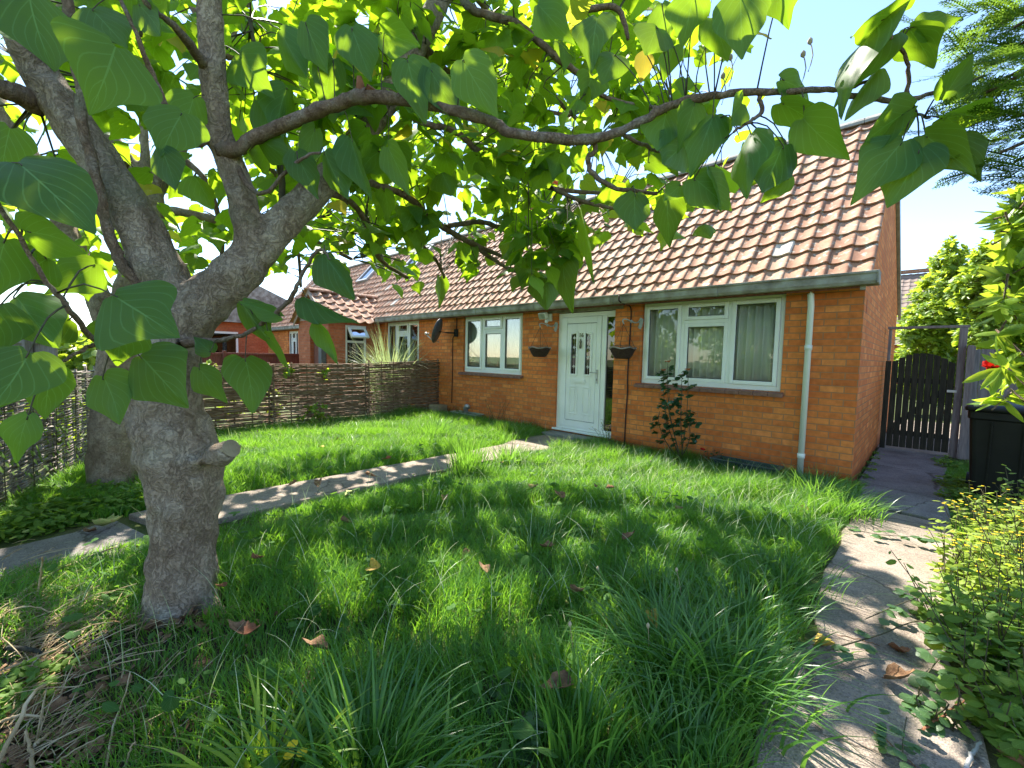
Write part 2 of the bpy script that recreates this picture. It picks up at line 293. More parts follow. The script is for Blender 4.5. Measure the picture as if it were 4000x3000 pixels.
M['bark']=mat_bark('tree_bark',(.24,.175,.125),(.335,.26,.19),(.42,.355,.275),1.0)
M['bark2']=mat_bark('branch_bark',(.19,.13,.09),(.27,.19,.135),(.34,.29,.24),2.0)
M['twig']=mat_noise('green_twig',(.05,.045,.02),(.10,.09,.045),30,.6,.1)
M['wattle']=mat_noise('hazel_rod',(.095,.052,.028),(.21,.13,.078),9,.85,.3,c3=(.32,.25,.19),stretch=(1,1,6))
M['wattle_grey']=mat_noise('grey_hazel_rod',(.12,.095,.08),(.25,.21,.185),9,.85,.3,c3=(.42,.37,.34),stretch=(1,1,6))
M['gatewood']=mat_noise('dark_gate_wood',(.016,.017,.011),(.045,.042,.027),7,.85,.4,stretch=(6,6,.7))
M['greywood']=mat_noise('grey_wood',(.15,.13,.125),(.27,.24,.23),7,.85,.4,stretch=(6,6,.6))
M['brownwood']=mat_noise('brown_fence_wood',(.13,.045,.03),(.24,.095,.065),7,.8,.3,stretch=(6,6,.6))
M['clad']=mat_noise('grey_cladding',(.30,.22,.19),(.42,.33,.29),5,.7,.2,stretch=(1,1,9))
M['bin']=mat_noise('black_bin_plastic',(.006,.007,.006),(.013,.014,.012),5,.5,.05,spec=.25)
M['dish']=mat_noise('dish_grey',(.075,.078,.082),(.12,.122,.126),12,.5,.02)
M['metal']=mat_noise('galvanised',(.35,.35,.34),(.55,.55,.53),14,.45,.05,metal=.6)
M['verdigris']=mat_noise('pale_bracket',(.28,.30,.29),(.46,.47,.45),30,.7,.3)
M['basket']=mat_noise('wicker_basket',(.035,.02,.014),(.10,.06,.042),60,.85,.9,bscale=90,stretch=(.5,.5,3))
M['planter']=mat_noise('green_plastic_trough',(.03,.05,.045),(.06,.085,.075),6,.5,.05)
M['planter2']=mat_noise('pale_green_trough',(.22,.27,.21),(.33,.37,.30),6,.6,.05)
M['cable']=mat_noise('brown_cable',(.02,.008,.007),(.05,.018,.014),20,.5,0)
M['stone']=mat_noise('stone_block',(.20,.16,.10),(.33,.27,.18),8,.9,.4)
M['render']=mat_noise('verge_render',(.27,.25,.21),(.42,.40,.35),9,.9,.4)
M['straw']=mat_noise('straw',(.20,.13,.06),(.42,.31,.17),12,.85,.2,c3=(.55,.47,.33))
M['litter']=mat_noise('dead_leaf',(.09,.045,.022),(.22,.12,.06),30,.8,.4,c3=(.34,.21,.11))
M['litter_yel']=mat_noise('yellow_dead_leaf',(.38,.24,.03),(.5,.36,.06),30,.7,.3,c3=(.3,.16,.05))
M['litter_grn']=mat_noise('pale_green_dead_leaf',(.22,.27,.06),(.34,.38,.12),30,.7,.3,c3=(.30,.2,.07))
M['litter_red']=mat_noise('russet_dead_leaf',(.15,.06,.03),(.27,.115,.055),30,.8,.3,c3=(.2,.06,.03))
M['lawnweed']=mat_leaf('lawn_weed_leaf',(.03,.085,.022),(.07,.15,.035),(.28,.52,.05),.36,.7,.12,True)
M['petal_y']=mat_leaf('yellow_petal',(.75,.52,.02),(.8,.6,.03),(.8,.6,.03),.3,.6,.2,False)
M['petal_r']=mat_leaf('red_petal',(.55,.01,.01),(.65,.02,.015),(.6,.02,.01),.25,.6,.2,False)
M['petal_o']=mat_leaf('faded_orange_petal',(.45,.13,.04),(.5,.2,.07),(.5,.2,.06),.25,.6,.2,False)
M['seed']=mat_noise('seed_head',(.35,.27,.16),(.5,.42,.28),20,.9,0)
M['leaf']=mat_leaf('big_leaf',(.02,.062,.022),(.045,.11,.026),(.42,.68,.02),.42,.5,.3,True,yellow=(.35,.28,.03))
M['leaf_small']=mat_leaf('crown_leaf',(.022,.066,.016),(.055,.135,.024),(.47,.73,.02),.47,.5,.3,True,yellow=(.36,.3,.03))
M['hedge']=mat_leaf('hedge_leaf',(.08,.15,.02),(.17,.27,.035),(.6,.75,.05),.42,.4,.4,False)
M['laurel']=mat_leaf('lance_leaf',(.09,.18,.02),(.17,.27,.035),(.6,.78,.05),.42,.38,.4,True)
M['cypress']=mat_leaf('cypress_spray',(.018,.05,.014),(.06,.12,.022),(.3,.5,.04),.38,.6,.2,False)
M['grass']=mat_leaf('grass_blade',(.030,.115,.018),(.080,.205,.028),(.34,.68,.04),.38,.45,.35,False,yellow=(.30,.25,.10),bumpy=0)
M['tuft']=mat_leaf('tuft_blade',(.04,.125,.030),(.08,.185,.04),(.30,.60,.05),.38,.36,.5,False,bumpy=0)
M['pampas']=mat_leaf('ornamental_blade',(.22,.32,.08),(.55,.60,.38),(.45,.55,.2),.35,.4,.4,False,bumpy=0)
M['weed']=mat_leaf('weed_leaf',(.05,.12,.022),(.13,.215,.035),(.42,.64,.05),.4,.6,.22,True)
M['bramble']=mat_leaf('bramble_leaf',(.035,.085,.03),(.075,.15,.05),(.26,.48,.06),.34,.45,.4,True)
M['ragwort']=mat_leaf('ragwort_leaf',(.13,.20,.025),(.24,.32,.045),(.55,.72,.06),.4,.5,.3,False)
M['rose']=mat_leaf('rose_leaf',(.02,.055,.026),(.04,.09,.04),(.14,.32,.05),.25,.16,1.0,False)
# ---------------------------------------------------------------- leaf templates: (u across, v along, n out of the leaf), faces, uv
def leaf_tmpl(rows,half,cols,fold,curl,notch=.06,wavy=.0,seed=0):
    V=[];UV=[]; r=np.random.default_rng(seed)
    for y,h in zip(rows,half):
        for u in cols:
            yy=y+(notch if (y<=rows[0]+1e-6 and abs(u)<.2) else 0)
            n=-fold*abs(u)*h*1.0-curl*y*y+wavy*math.sin(9*y+3*u*(1+seed))*abs(u)+r.normal()*wavy*.4
            V.append((u*h,yy+.03*math.sin(7*u+seed),n)); UV.append((u,y,0))
    c=len(cols); F=[(i*c+j,i*c+j+1,(i+1)*c+j+1,(i+1)*c+j) for i in range(len(rows)-1) for j in range(c-1)]
    return np.array(V),np.array(F),np.array(UV)
R7=[-.11,-.03,.08,.2,.33,.47,.62,.8,1.0]; C5=[-1,-.55,0,.55,1]
def big_leaf(seed,hf,fold,curl):
    r=np.random.default_rng(seed); v,f,uv=leaf_tmpl(R7,hf,C5,fold,curl,.12,.02,seed%4)
    for k in range(len(v)):
        if abs(uv[k,0])>.9 and 0<uv[k,1]<.95: v[k,0]*=1+r.normal(0,.07); v[k,1]+=r.normal(0,.02); v[k,2]+=r.normal(0,.02)
    v[:,0]+=r.normal(0,.06)*v[:,1]**2; v[:,2]+=r.normal(0,.10)*v[:,0]; return v,f,uv
HF=[(.17,.37,.47,.51,.50,.43,.30,.14,.008),(.15,.34,.46,.52,.56,.42,.26,.13,.008),(.20,.40,.49,.50,.44,.40,.29,.15,.01),(.16,.33,.42,.47,.49,.46,.33,.16,.008)]
BIG=[big_leaf(s_,HF[s_%4],fo,cu) for s_,(fo,cu) in enumerate([(.15,.12),(.3,.22),(.05,.32),(.5,.1),(.22,-.12),(.1,.45),(.7,.25),(.0,.18),(.35,.4),(-.12,.2)])]
LANCE=[leaf_tmpl([0,.2,.5,.8,1],(.02,.12,.16,.1,.005),[-1,0,1],.35,.25,0,.01,s) for s in range(2)]
OVAL=[leaf_tmpl([0,.15,.5,.8,1],(.03,.22,.30,.2,.01),[-1,0,1],.3,.15,0,.02,s) for s in range(2)]
def unit(a): return a/(np.linalg.norm(a,axis=-1,keepdims=True)+1e-9)
def leaves(name,mat,tmpls,P,T,Nn,L,parent=None,W=None,rnd=None,**kw):
    P=np.asarray(P,float); n=len(P); T=unit(np.asarray(T,float)); Nn=np.asarray(Nn,float); Nn=unit(Nn-T*np.sum(T*Nn,1,keepdims=True)); B=np.cross(T,Nn)
    L=np.broadcast_to(np.asarray(L,float),(n,)); W=np.ones(n) if W is None else np.broadcast_to(np.asarray(W,float),(n,))
    rnd=rng.random(n) if rnd is None else np.broadcast_to(rnd,(n,))
    k=rng.integers(0,len(tmpls),n); VV=[];FF=[];UU=[];RR=[];off=0
    for t,(v,f,uv) in enumerate(tmpls):
        ix=np.where(k==t)[0]
        if not len(ix): continue
        l=L[ix][:,None,None]; X=P[ix][:,None,:]+l*(v[None,:,0:1]*W[ix][:,None,None]*B[ix][:,None,:]+v[None,:,1:2]*T[ix][:,None,:]+v[None,:,2:3]*Nn[ix][:,None,:])
        m=len(v); VV.append(X.reshape(-1,3)); FF.append((f[None]+off+np.arange(len(ix))[:,None,None]*m).reshape(-1,f.shape[1]))
        UU.append(np.tile(uv,(len(ix),1))); RR.append(np.repeat(rnd[ix],m)); off+=m*len(ix)
    return mesh_obj(name,np.concatenate(VV),np.concatenate(FF),mat,parent,True,{'rnd':np.concatenate(RR),'luv':np.concatenate(UU)},**kw)
def blades(name,mat,P,H,Wd,lean,parent=None,seg=3,droop=.5,rnd=None,az=None,**kw):
    """curved grass blades: base points P, height H, width Wd, horizontal reach lean (share of H)"""
    P=np.asarray(P,float); n=len(P); H=np.broadcast_to(H,(n,)); Wd=np.broadcast_to(Wd,(n,)); lean=np.broadcast_to(lean,(n,))
    az=rng.random(n)*2*math.pi if az is None else az; D=np.stack([np.cos(az),np.sin(az),np.zeros(n)],1)
    tw=az+math.pi/2+rng.normal(0,.7,n); Sd=np.stack([np.cos(tw),np.sin(tw),np.zeros(n)],1)
    rows=[]
    for i in range(seg+1):
        t=i/seg; c=P+D*(H*lean*t**1.7)[:,None]; c[:,2]+=H*(t-droop*lean*t**2.6*.6)
        wd=Wd*(1-t**1.8)*.5+.0002; rows+= [c-Sd*wd[:,None],c+Sd*wd[:,None]]
    V=np.stack(rows,1); m=2*(seg+1)
    f=np.array([(2*i,2*i+1,2*i+3,2*i+2) for i in range(seg)]); F=(f[None]+np.arange(n)[:,None,None]*m).reshape(-1,4)
    rnd=rng.random(n) if rnd is None else rnd
    uv=np.tile(np.array([((-1)**(q+1),(q//2)/seg,0) for q in range(m)]),(n,1))
    return mesh_obj(name,V.reshape(-1,3),F,mat,parent,True,{'rnd':np.repeat(rnd,m),'luv':uv},**kw)
# ================================================================ the setting: ground, paths
def struct(o): o['kind']='structure'; return o
g=MB(); 
gx=np.concatenate([[-300,-90],np.linspace(-40,14,60),[60,300]]); gy=np.concatenate([[-300,-60],np.linspace(-14,30,50),[90,300]])
GV=[(x,y,-.012+(.012*math.sin(2.1*x+1.3*y)*math.sin(1.7*y) if abs(x)<20 and abs(y)<20 else 0)-.012) for y in gy for x in gx]; nx=len(gx)
GF=[(j*nx+i,j*nx+i+1,(j+1)*nx+i+1,(j+1)*nx+i) for j in range(len(gy)-1) for i in range(nx-1)]
struct(mesh_obj('ground',GV,GF,M['ground'],smooth=True))
def slab(name,poly,z0,z1,mat,edge=.012):
    b=MB(); b.prism([tuple(p) for p in poly],z0,z1,'z'); o=b.build(name,mat,bevel=edge); return struct(o)
def wavy(p,q,n,a,seed):
    r=np.random.default_rng(seed); p=np.array(p);q=np.array(q); out=[]
    for t in np.linspace(0,1,n):
        c=p+(q-p)*t; out.append((c[0]+r.normal()*a,c[1]+r.normal()*a*.4))
    return out
# left path to the front door: two slabs with a broken step between them, and the apron at the door
slab('path_to_door',wavy((-3.62,-5.75),(-3.62,-1.5),14,.02,1)+[(-3.45,-.95),(-3.1,-.62),(-3.0,-.06),(-4.6,-.06),(-4.5,-.9),(-4.25,-1.5)]+wavy((-4.25,-1.6),(-4.28,-5.95),14,.02,2),-.1,.03,M['concrete'])
slab('path_end',wavy((-3.40,-8.5),(-3.40,-5.90),8,.02,3)+[(-3.5,-5.84),(-4.30,-6.05)]+wavy((-4.12,-6.3),(-4.10,-8.5),8,.02,4),-.12,-.006,M['concrete2'])
# right path to the side gate
slab('garden_path',wavy((.10,-.66),(.16,-3.3),9,.02,5)+wavy((.2,-3.5),(.10,-7.5),8,.03,6)+wavy((.95,-7.5),(.80,-3.6),8,.02,7)+wavy((.76,-3.3),(.80,-.74),8,.02,8),-.1,.0,M['concrete'])
slab('side_path',[(.03,-.60),(.80,-.69)]+wavy((.82,-.4),(.84,3.35),10,.02,9)+[(.03,3.5)],-.1,.012,M['concrete2'])
slab('passage_ground',[(.0,3.55),(1.2,3.45),(1.3,9),(.0,9)],-.1,.0,M['concrete'])

# ================================================================ the bungalow
HT=2.30
house=empty('bungalow',(0,0,0),'orange brick bungalow with red pantile roof and white door numbered 16','house')
def wall_with_holes(b,x0,x1,z0,z1,holes,y0,y1):
    xs=sorted({x0,x1,*[h[0] for h in holes],*[h[1] for h in holes]}); zs=sorted({z0,z1,*[h[2] for h in holes],*[h[3] for h in holes]})
    for i in range(len(xs)-1):
        run=None
        for j in range(len(zs)-1):
            cx=(xs[i]+xs[i+1])/2; cz=(zs[j]+zs[j+1])/2
            solid=not any(h[0]<cx<h[1] and h[2]<cz<h[3] for h in holes)
            if solid: run=(run[0],zs[j+1]) if run else (zs[j],zs[j+1])
            if (not solid or j==len(zs)-2) and run: b.box(xs[i],xs[i+1],y0,y1,*run); run=None
PARTY=-7.95; WD=6.3; RY=2.1; RZ=5.02; SL=1.147
W1=(-7.09,-5.25,1.06,HT); W2=(-2.70,-.765,1.06,HT); DR=(-4.385,-3.175,.10,HT)
b=MB(); wall_with_holes(b,PARTY,0,-.15,HT,[W1,W2,DR],0,.24); b.build('front_wall',M['brick'],house)
b=MB(); prof=[(.24,-.15),(WD,-.15),(WD,2.62),(RY,RZ-.22),(.24,2.62)]; b.prism(prof,-.24,0.0,'x'); b.prism([(.0,2.30),(.24,2.30),(.24,2.62),(.0,2.43)],-.24,0,'x'); b.build('gable_wall',M['brick'],house)
b=MB(); b.box(PARTY,-.24,WD-.24,WD,-.15,2.6); b.build('rear_wall',M['brick'],house)
b=MB(); b.box(-.001,.004,.22,.30,2.03,2.19); b.build('air_vent',M['brick_red'],house)
# roofs ------------------------------------------------------------
US=np.array([0,.1,.25,.4,.55,.68,.78,.87,.94,1.0]); NS=np.array([0,-.014,-.023,-.021,-.007,.013,.028,.035,.028,.002])
def pantiles(name,O,ex,et,ncol,nrow,cw,ga,parent,mat=M['tile'],clip=None,amp=.52,seed=0):
    r=np.random.default_rng(seed+5); ex=unit(np.array(ex,float)); et=unit(np.array(et,float)); en=np.cross(ex,et)
    if en[2]<0: en=-en
    V=[];F=[];R=[]; m=len(US)
    for i in range(nrow):
        for j in range(ncol):
            if clip and not clip((j+.5)*cw,(i+.5)*ga): continue
            rn=r.random(); 
            rn*=.98
            if r.random()<.009: rn=.999
            jt=r.normal(0,.004); jn=r.normal(0,.0025); rot=r.normal(0,.004); o=len(V)
            for (tt,nn) in ((0,.008),(0,.032),(.5,.019),(1.07,.002)):
                for u,nv in zip(US,NS):
                    s=(j+u)*cw; t=i*ga+tt*ga+jt+rot*(u-.5)
                    V.append(np.asarray(O)+s*ex+t*et+(nn+nv*amp+jn)*en); R.append(rn)
            for q in range(3):
                for k in range(m-1):
                    a=o+q*m+k; F.append((a,a+1,a+m+1,a+m))
    o=mesh_obj(name,np.array(V),np.array(F),mat,parent,True,{'rnd':np.array(R)})
    e=o.modifiers.new('split','EDGE_SPLIT'); e.split_angle=math.radians(50); return o
et=np.array([0,1,SL]); EL=math.sqrt(1+SL*SL)
pantiles('roof',(PARTY-.0,-.22,2.385),(1,0,0),et,38,13,(-PARTY+.075)/38,(RY+.20)*EL/13,house,seed=1)
b=MB(); b.prism([(-.2,2.33),(RY,RZ-.055),(WD+.15,2.60),(WD+.15,2.55),(RY,RZ-.14),(-.2,2.27)],PARTY,-.03,'x'); b.build('roof_deck',M['brownwood'],house)
b=MB(); b.obox((PARTY/2,(RY+WD+.4)/2,(RZ+2.55)/2+.02),(-PARTY/2+.04,0,0),(0,(WD+.4-RY)/2,-(RZ-2.55)/2),(0,.012,.022)); b.build('rear_roof',M['tile'],house)
b=MB()
for i in range(20):
    x0=PARTY+i*(-PARTY+.07)/20; x1=PARTY+(i+1)*(-PARTY+.07)/20
    pts=[(RY+.15*math.cos(a),RZ-.055+.12*math.sin(a)) for a in np.linspace(0,math.pi,9)]
    b.prism(pts,x0+.002,x1-.002,'x')
b.build('ridge_tiles',M['gutter'],house,bevel=.006)
b=MB(); b.prism([(-.2,2.35),(RY,RZ-.06),(RY,RZ-.16),(-.2,2.25)],-.028,.02,'x'); b.prism([(RY,RZ-.02),(WD+.42,2.60),(WD+.42,2.44),(RY,RZ-.20)],.0021,.05,'x'); b.build('verge',M['render'],house)
b=MB(); b.box(-6.98,-6.35,RY-.28,RY+.28,4.55,5.75); b.box(-7.03,-6.30,RY-.33,RY+.33,5.75,5.88)
b.lathe((-6.67,RY,5.88),[(.12,0),(.11,.3),(.13,.31),(.13,.36),(.09,.36)],14); chim=b.build('chimney',M['brick_red'],house)
def gutter(parent,x0,x1):
    b=MB(); prof=[(-.10,2.295),(-.28,2.295),(-.30,2.33),(-.30,2.40),(-.315,2.41),(-.315,2.435),(-.285,2.435),(-.27,2.345),(-.12,2.345),(-.10,2.42)]
    n=int((x1-x0)/1.7)+1; 
    for i in range(n):
        a=x0+(x1-x0)*i/n; c=x0+(x1-x0)*(i+1)/n
        b.prism([(p,q) for p,q in prof],a+.0015,c-.0015,'x')
        if i: b.prism([(p*1.0-.003,q-.003) if q<2.35 else (p-.003,q) for p,q in prof[:6]]+[(-.27,2.43),(-.26,2.35),(-.11,2.35)],a-.05,a-.002,'x')
    return b.build('gutter',M['gutter'],parent,bevel=.005)
gutter(house,PARTY,.13)
b=MB(); b.box(.118,.134,-.312,-.10,2.30,2.435); b.build('gutter_end',M['gutter'],house,bevel=.004)
b=MB(); b.box(PARTY,.0,-.10,.0,2.305,2.33); b.build('soffit',M['soffit'],house)
# windows ----------------------------------------------------------
def window(parent,X0,X1,Z0,Z1,m1,m2,tr,blindw=.10,blind=True,yo=.045,mat='upvc',tilt=.62):
    """three-light casement: fixed left light, top-hung light over a pane, right casement"""
    f=MB(); t=.048; fr=yo; bk=yo+.06
    f.box(X0,X0+t,fr,bk,Z0,Z1); f.box(X1-t,X1,fr,bk,Z0,Z1); f.box(X0+t,X1-t,fr,bk,Z0,Z0+t+.02); f.box(X0+t,X1-t,fr,bk,Z1-t,Z1)
    for mx in(m1,m2): f.box(mx-t*.55,mx+t*.55,fr,bk,Z0+t+.02,Z1-t)
    f.box(m1+t*.55,m2-t*.55,fr,bk,tr-t*.5,tr+t*.5)
    w=f.build('window',M[mat],parent,bevel=.006)
    def sash(x0,x1,z0,z1,proud):
        s=MB(); q=.052; y0=fr-proud; y1=bk-.012
        s.box(x0,x0+q,y0,y1,z0,z1); s.box(x1-q,x1,y0,y1,z0,z1); s.box(x0+q,x1-q,y0,y1,z0,z0+q); s.box(x0+q,x1-q,y0,y1,z1-q,z1)
        s.build('sash',M[mat],w,bevel=.007)
        g=MB(); g.box(x0+q-.006,x1-q+.006,y0+.026,y0+.034,z0+q-.006,z1-q+.006); g.build('pane',M['glass'],w)
        k=MB(); e=.007
        for bx in((x0+q,x0+q+e,z0+q,z1-q),(x1-q-e,x1-q,z0+q,z1-q),(x0+q+e,x1-q-e,z0+q,z0+q+e),(x0+q+e,x1-q-e,z1-q-e,z1-q)): k.box(bx[0],bx[1],y0+.016,y0+.025,bx[2],bx[3])
        k.build('gasket',M['rubber'],w)
    zb=Z0+t+.02
    sash(X0+t,m1-t*.55,zb,Z1-t,.018); sash(m1+t*.55,m2-t*.55,tr+t*.5,Z1-t,.018); sash(m1+t*.55,m2-t*.55,zb,tr-t*.5,.002); sash(m2+t*.55,X1-t,zb,Z1-t,.018)
    if blind:
        bl=MB(); nb=int((X1-X0-.1)/blindw); r=np.random.default_rng(int(abs(X0)*100))
        for i in range(nb):
            cx=X0+.06+(i+.5)*(X1-X0-.12)/nb; a=tilt+r.normal(0,.06); hw=blindw*.62; P=[]
            for u in(-1,-.5,0,.5,1): P.append((cx+u*hw*math.cos(a)-.02*(1-u*u)*math.sin(a),.165+u*hw*math.sin(a)+.02*(1-u*u)*math.cos(a)))
            k=len(bl.v)
            for z in(Z0+.03,Z1-.07): bl.v+=[(p[0],p[1],z) for p in P]
            bl.f+=[(k+q,k+q+1,k+q+6,k+q+5) for q in range(4)]
        bl.box(X0+.05,X1-.05,.145,.185,Z1-.069,Z1-.03)
        bo=bl.build('blind',M['blind'],w,smooth=True); so_=bo.modifiers.new('thick','SOLIDIFY'); so_.thickness=.001
    return w
def sill(parent,x0,x1,z):
    b=MB(); n=max(2,int((x1-x0)/.16))
    for i in range(n): b.obox(((x0+(i+.5)*(x1-x0)/n),-.018,z-.026),((x1-x0)/n/2-.002,0,0),(0,.062,.012),(0,0,.024))
    return b.build('window_sill',M['sill'],parent,bevel=.006)
window(house,-7.08,-5.26,1.06,HT,-6.47,-5.845,1.985); sill(house,-7.17,-5.20,1.055)
window(house,-2.69,-.775,1.06,HT,-2.07,-1.42,1.995); sill(house,-2.76,-.72,1.055)
# front door -------------------------------------------------------
b=MB(); b.box(-4.60,-3.03,-.012,.10,2.245,2.304); b.build('door_lintel',M['gutter'],house,bevel=.004)
f=MB(); y0,y1=.05,.12
f.box(-4.383,-4.30,y0,y1,.10,2.235); f.box(-4.30,-3.178,y0,y1,2.16,2.235); f.box(-3.455,-3.362,y0,y1,.135,2.16); f.box(-4.30,-3.455,y0,y1,.135,.19); f.box(-3.362,-3.178,y0,y1,.135,.20); f.box(-3.362,-3.178,y0+.004,y1-.004,2.135,2.16)
dfr=f.build('door_frame',M['upvc'],house,bevel=.006)
b=MB(); b.box(-4.42,-3.176,-.035,.05,.10,.134); b.build('threshold',M['upvc'],house,bevel=.006)
b=MB(); b.box(-3.366,-3.178,.078,.088,.20,2.137); b.build('sidelight',M['darkglass'],house)
b=MB(); b.box(-3.4,-3.17,.4,.41,.1,2.2); b.box(-4.3,-3.45,.14,.15,.2,2.15); b.build('hall_dark_sheet',M['dark'],house)  # near-black sheets stand in for the unlit hall behind the glass
d=MB(); Y=.036; dx0,dx1,dz0,dz1=-4.297,-3.458,.193,2.157
px0,px1,pz0,pz1=-4.175,-3.555,.31,2.04
d.box(dx0,px0-.008,Y,Y+.06,dz0,dz1); d.box(px1+.008,dx1,Y,Y+.06,dz0,dz1); d.box(px0-.008,px1+.008,Y,Y+.06,dz0,pz0-.008); d.box(px0-.008,px1+.008,Y,Y+.06,pz1+.008,dz1)
G=[(-4.074,-3.965,1.148,1.846,1.872),(-3.77,-3.667,1.148,1.868,1.843)]
# panel built round the two glazed openings
d.box(px0,G[0][0],Y+.006,Y+.05,pz0,pz1); d.box(G[0][1],G[1][0],Y+.006,Y+.05,pz0,pz1); d.box(G[1][1],px1,Y+.006,Y+.05,pz0,pz1)
for gq in G:
    d.box(gq[0],gq[1],Y+.006,Y+.05,pz0,gq[2]); d.prism([(gq[0],gq[3]),(gq[1],gq[4]),(gq[1],pz1),(gq[0],pz1)],Y+.006,Y+.05,'y')
door=d.build('front_door',M['upvc'],house,bevel=.004)
b=MB(); b.box(px0-.008,px1+.008,Y+.03,Y+.045,pz0-.008,pz0); b.box(px0-.008,px1+.008,Y+.03,Y+.045,pz1,pz1+.008); b.box(px0-.008,px0,Y+.03,Y+.045,pz0,pz1); b.box(px1,px1+.008,Y+.03,Y+.045,pz0,pz1); b.build('panel_seal',M['rubber'],door)
for gi,gq in enumerate(G):
    b=MB(); q=.034
    zt0,zt1=gq[3],gq[4]
    b.box(gq[0]-q,gq[0],Y-.014,Y+.03,gq[2]-q,zt0+q*.9); b.box(gq[1],gq[1]+q,Y-.014,Y+.03,gq[2]-q,zt1+q*.9); b.box(gq[0],gq[1],Y-.014,Y+.03,gq[2]-q,gq[2])
    s=(zt1-zt0)/(gq[1]-gq[0]); b.prism([(gq[0],zt0),(gq[1],zt1),(gq[1],zt1+q),(gq[0],zt0+q)],Y-.0141,Y+.03,'y'); b.build('glazing_bead',M['upvc'],door,bevel=.006)
    b=MB(); b.prism([(gq[0],gq[2]),(gq[1],gq[2]),(gq[1],zt1),(gq[0],zt0)],Y+.018,Y+.024,'y'); b.build('leaded_glass',M['darkglass'],door)
    b=MB(); cx=(gq[0]+gq[1])/2
    for z in np.arange(1.28,1.8,.17): b.obox((cx,Y+.015,z),(.016,0,.016),(0,.002,0),(.0,0,.016) if 0 else (-.016,0,.016))
    b.box(cx-.002,cx+.002,Y+.014,Y+.018,gq[2],gq[3]-.01); b.build('lead_strip',M['metal'],door)
for (x0,x1) in((-4.105,-3.921),(-3.817,-3.629)):
    b=MB(); q=.026
    for bx in((x0,x0+q,.42,.93),(x1-q,x1,.42,.93),(x0+q,x1-q,.42,.42+q),(x0+q,x1-q,.93-q,.93)): b.box(bx[0],bx[1],Y-.006,Y+.02,bx[2],bx[3])
    b.box(x0+.05,x1-.05,Y-.004,Y+.02,.47,.88); b.build('raised_panel',M['upvc'],door,bevel=.007)
b=MB(); b.box(-4.005,-3.755,Y-.012,Y+.012,.985,1.055); b.box(-3.985,-3.775,Y-.018,Y-.0121,1.0,1.04); b.build('letterbox',M['upvc'],door,bevel=.008)
b=MB(); b.box(-3.53,-3.495,Y-.01,Y,1.0,1.24); b.tube([(-3.512,Y-.012,1.185),(-3.512,Y-.05,1.185),(-3.53,Y-.055,1.186),(-3.63,Y-.055,1.188)],.009,8); b.build('handle',M['metal'],door,smooth=False)
b=MB(); b.box(-3.517,-3.508,Y-.013,Y-.0101,1.05,1.085); b.build('keyhole',M['rubber'],door)
b=MB(); b.lathe((-3.87,Y-.012,1.60),[(.004,0),(.017,.01),(.02,.05),(.013,.085),(.02,.11),(.02,.13),(.008,.15),(.010,.165),(.002,.175)],12); b.build('knocker',M['brass'],door,smooth=True)
def text(name,body,loc,size,mat,parent,rot=(math.pi/2,0,0),ext=.003):
    c=bpy.data.curves.new(name,'FONT'); c.body=body; c.size=size; c.extrude=ext; c.align_x='CENTER'; c.align_y='CENTER'; c.offset=.002
    t=bpy.data.objects.new(name,c); dg=bpy.context.evaluated_depsgraph_get(); COL.objects.link(t); dg.update()
    me=bpy.data.meshes.new_from_object(t.evaluated_get(dg)); bpy.data.objects.remove(t)
    o=bpy.data.objects.new(name,me); COL.objects.link(o); me.materials.clear(); me.materials.append(mat); o.parent=parent; o.location=Vector(loc)-Vector(origin(parent)); o.rotation_euler=rot; return o
text('house_number','16',(-3.868,Y+.001,1.832),.10,M['brass'],door)
struct(MB().box(-4.42,-3.12,-.34,-.012,-.05,.075).build('doorstep',M['slab'],bevel=.01))
# downpipe
b=MB(); b.tube([(-.49,-.13,2.30),(-.49,-.125,2.25),(-.49,-.062,2.12),(-.49,-.06,.02)],.034,14); 
for z in(1.62,.30): b.lathe((-.49,-.06,z),[(.034,-.03),(.041,-.028),(.041,.028),(.034,.03)],14)
b.build('downpipe',M['upvc_grey'],house,smooth=True)
# cables on the front wall
def cable(name,pts,r,parent): 
    b=MB(); b.tube(spline(pts,40),r,6); return b.build(name,M['cable'],parent,smooth=True)
cable('wall_cable',[(-2.93,-.315,2.43),(-2.93,-.32,2.33),(-2.90,-.20,2.285),(-2.89,-.02,2.24),(-2.89,-.012,1.9),(-2.90,-.012,1.45),(-2.905,-.012,1.1),(-2.895,-.014,.9),(-2.91,-.012,.5),(-2.915,-.012,.0)],.011,house)
cable('dish_cable',[(-7.32,-.012,2.29),(-7.325,-.012,2.0),(-7.33,-.02,1.92),(-7.45,-.02,1.82),(-7.47,-.015,1.5),(-7.46,-.015,1.0),(-7.47,-.015,.3)],.010,house)

# ================================================================ the attached neighbour house with its porch
nb=empty('attached_house',(-11,0,0),'attached red brick house with gabled porch behind the wattle fence','house')
NW=(-10.52,-8.88,1.12,HT); NX=-21.0
b=MB(); wall_with_holes(b,NX,PARTY-.002,-.15,HT,[NW,(-18.4,-17.3,1.0,2.25)],0,.24); wn=b.build('front_wall',M['brick'],nb)
wn_=window(nb,-10.51,-8.89,1.12,HT,-10.0,-9.42,1.98,blind=False); window(nb,-18.39,-17.31,1.0,2.25,-18.05,-17.65,1.9,blind=False)
b=MB(); b.box(NX,PARTY-.05,.6,.62,-.1,2.3); b.build('room_dark_sheet',M['dark'],nb)  # near-black sheet stands in for unlit rooms behind the windows
b=MB(); b.box(NX,PARTY-.01,WD-.24,WD,-.15,2.6); b.box(NX,NX+.2,.24,WD-.24,-.15,2.6); b.build('rear_wall',M['brick_red'],nb)
pantiles('roof',(NX,-.22,2.385),(1,0,0),et,61,13,(PARTY-.004-NX)/61,(RY+.20)*EL/13,nb,seed=2)
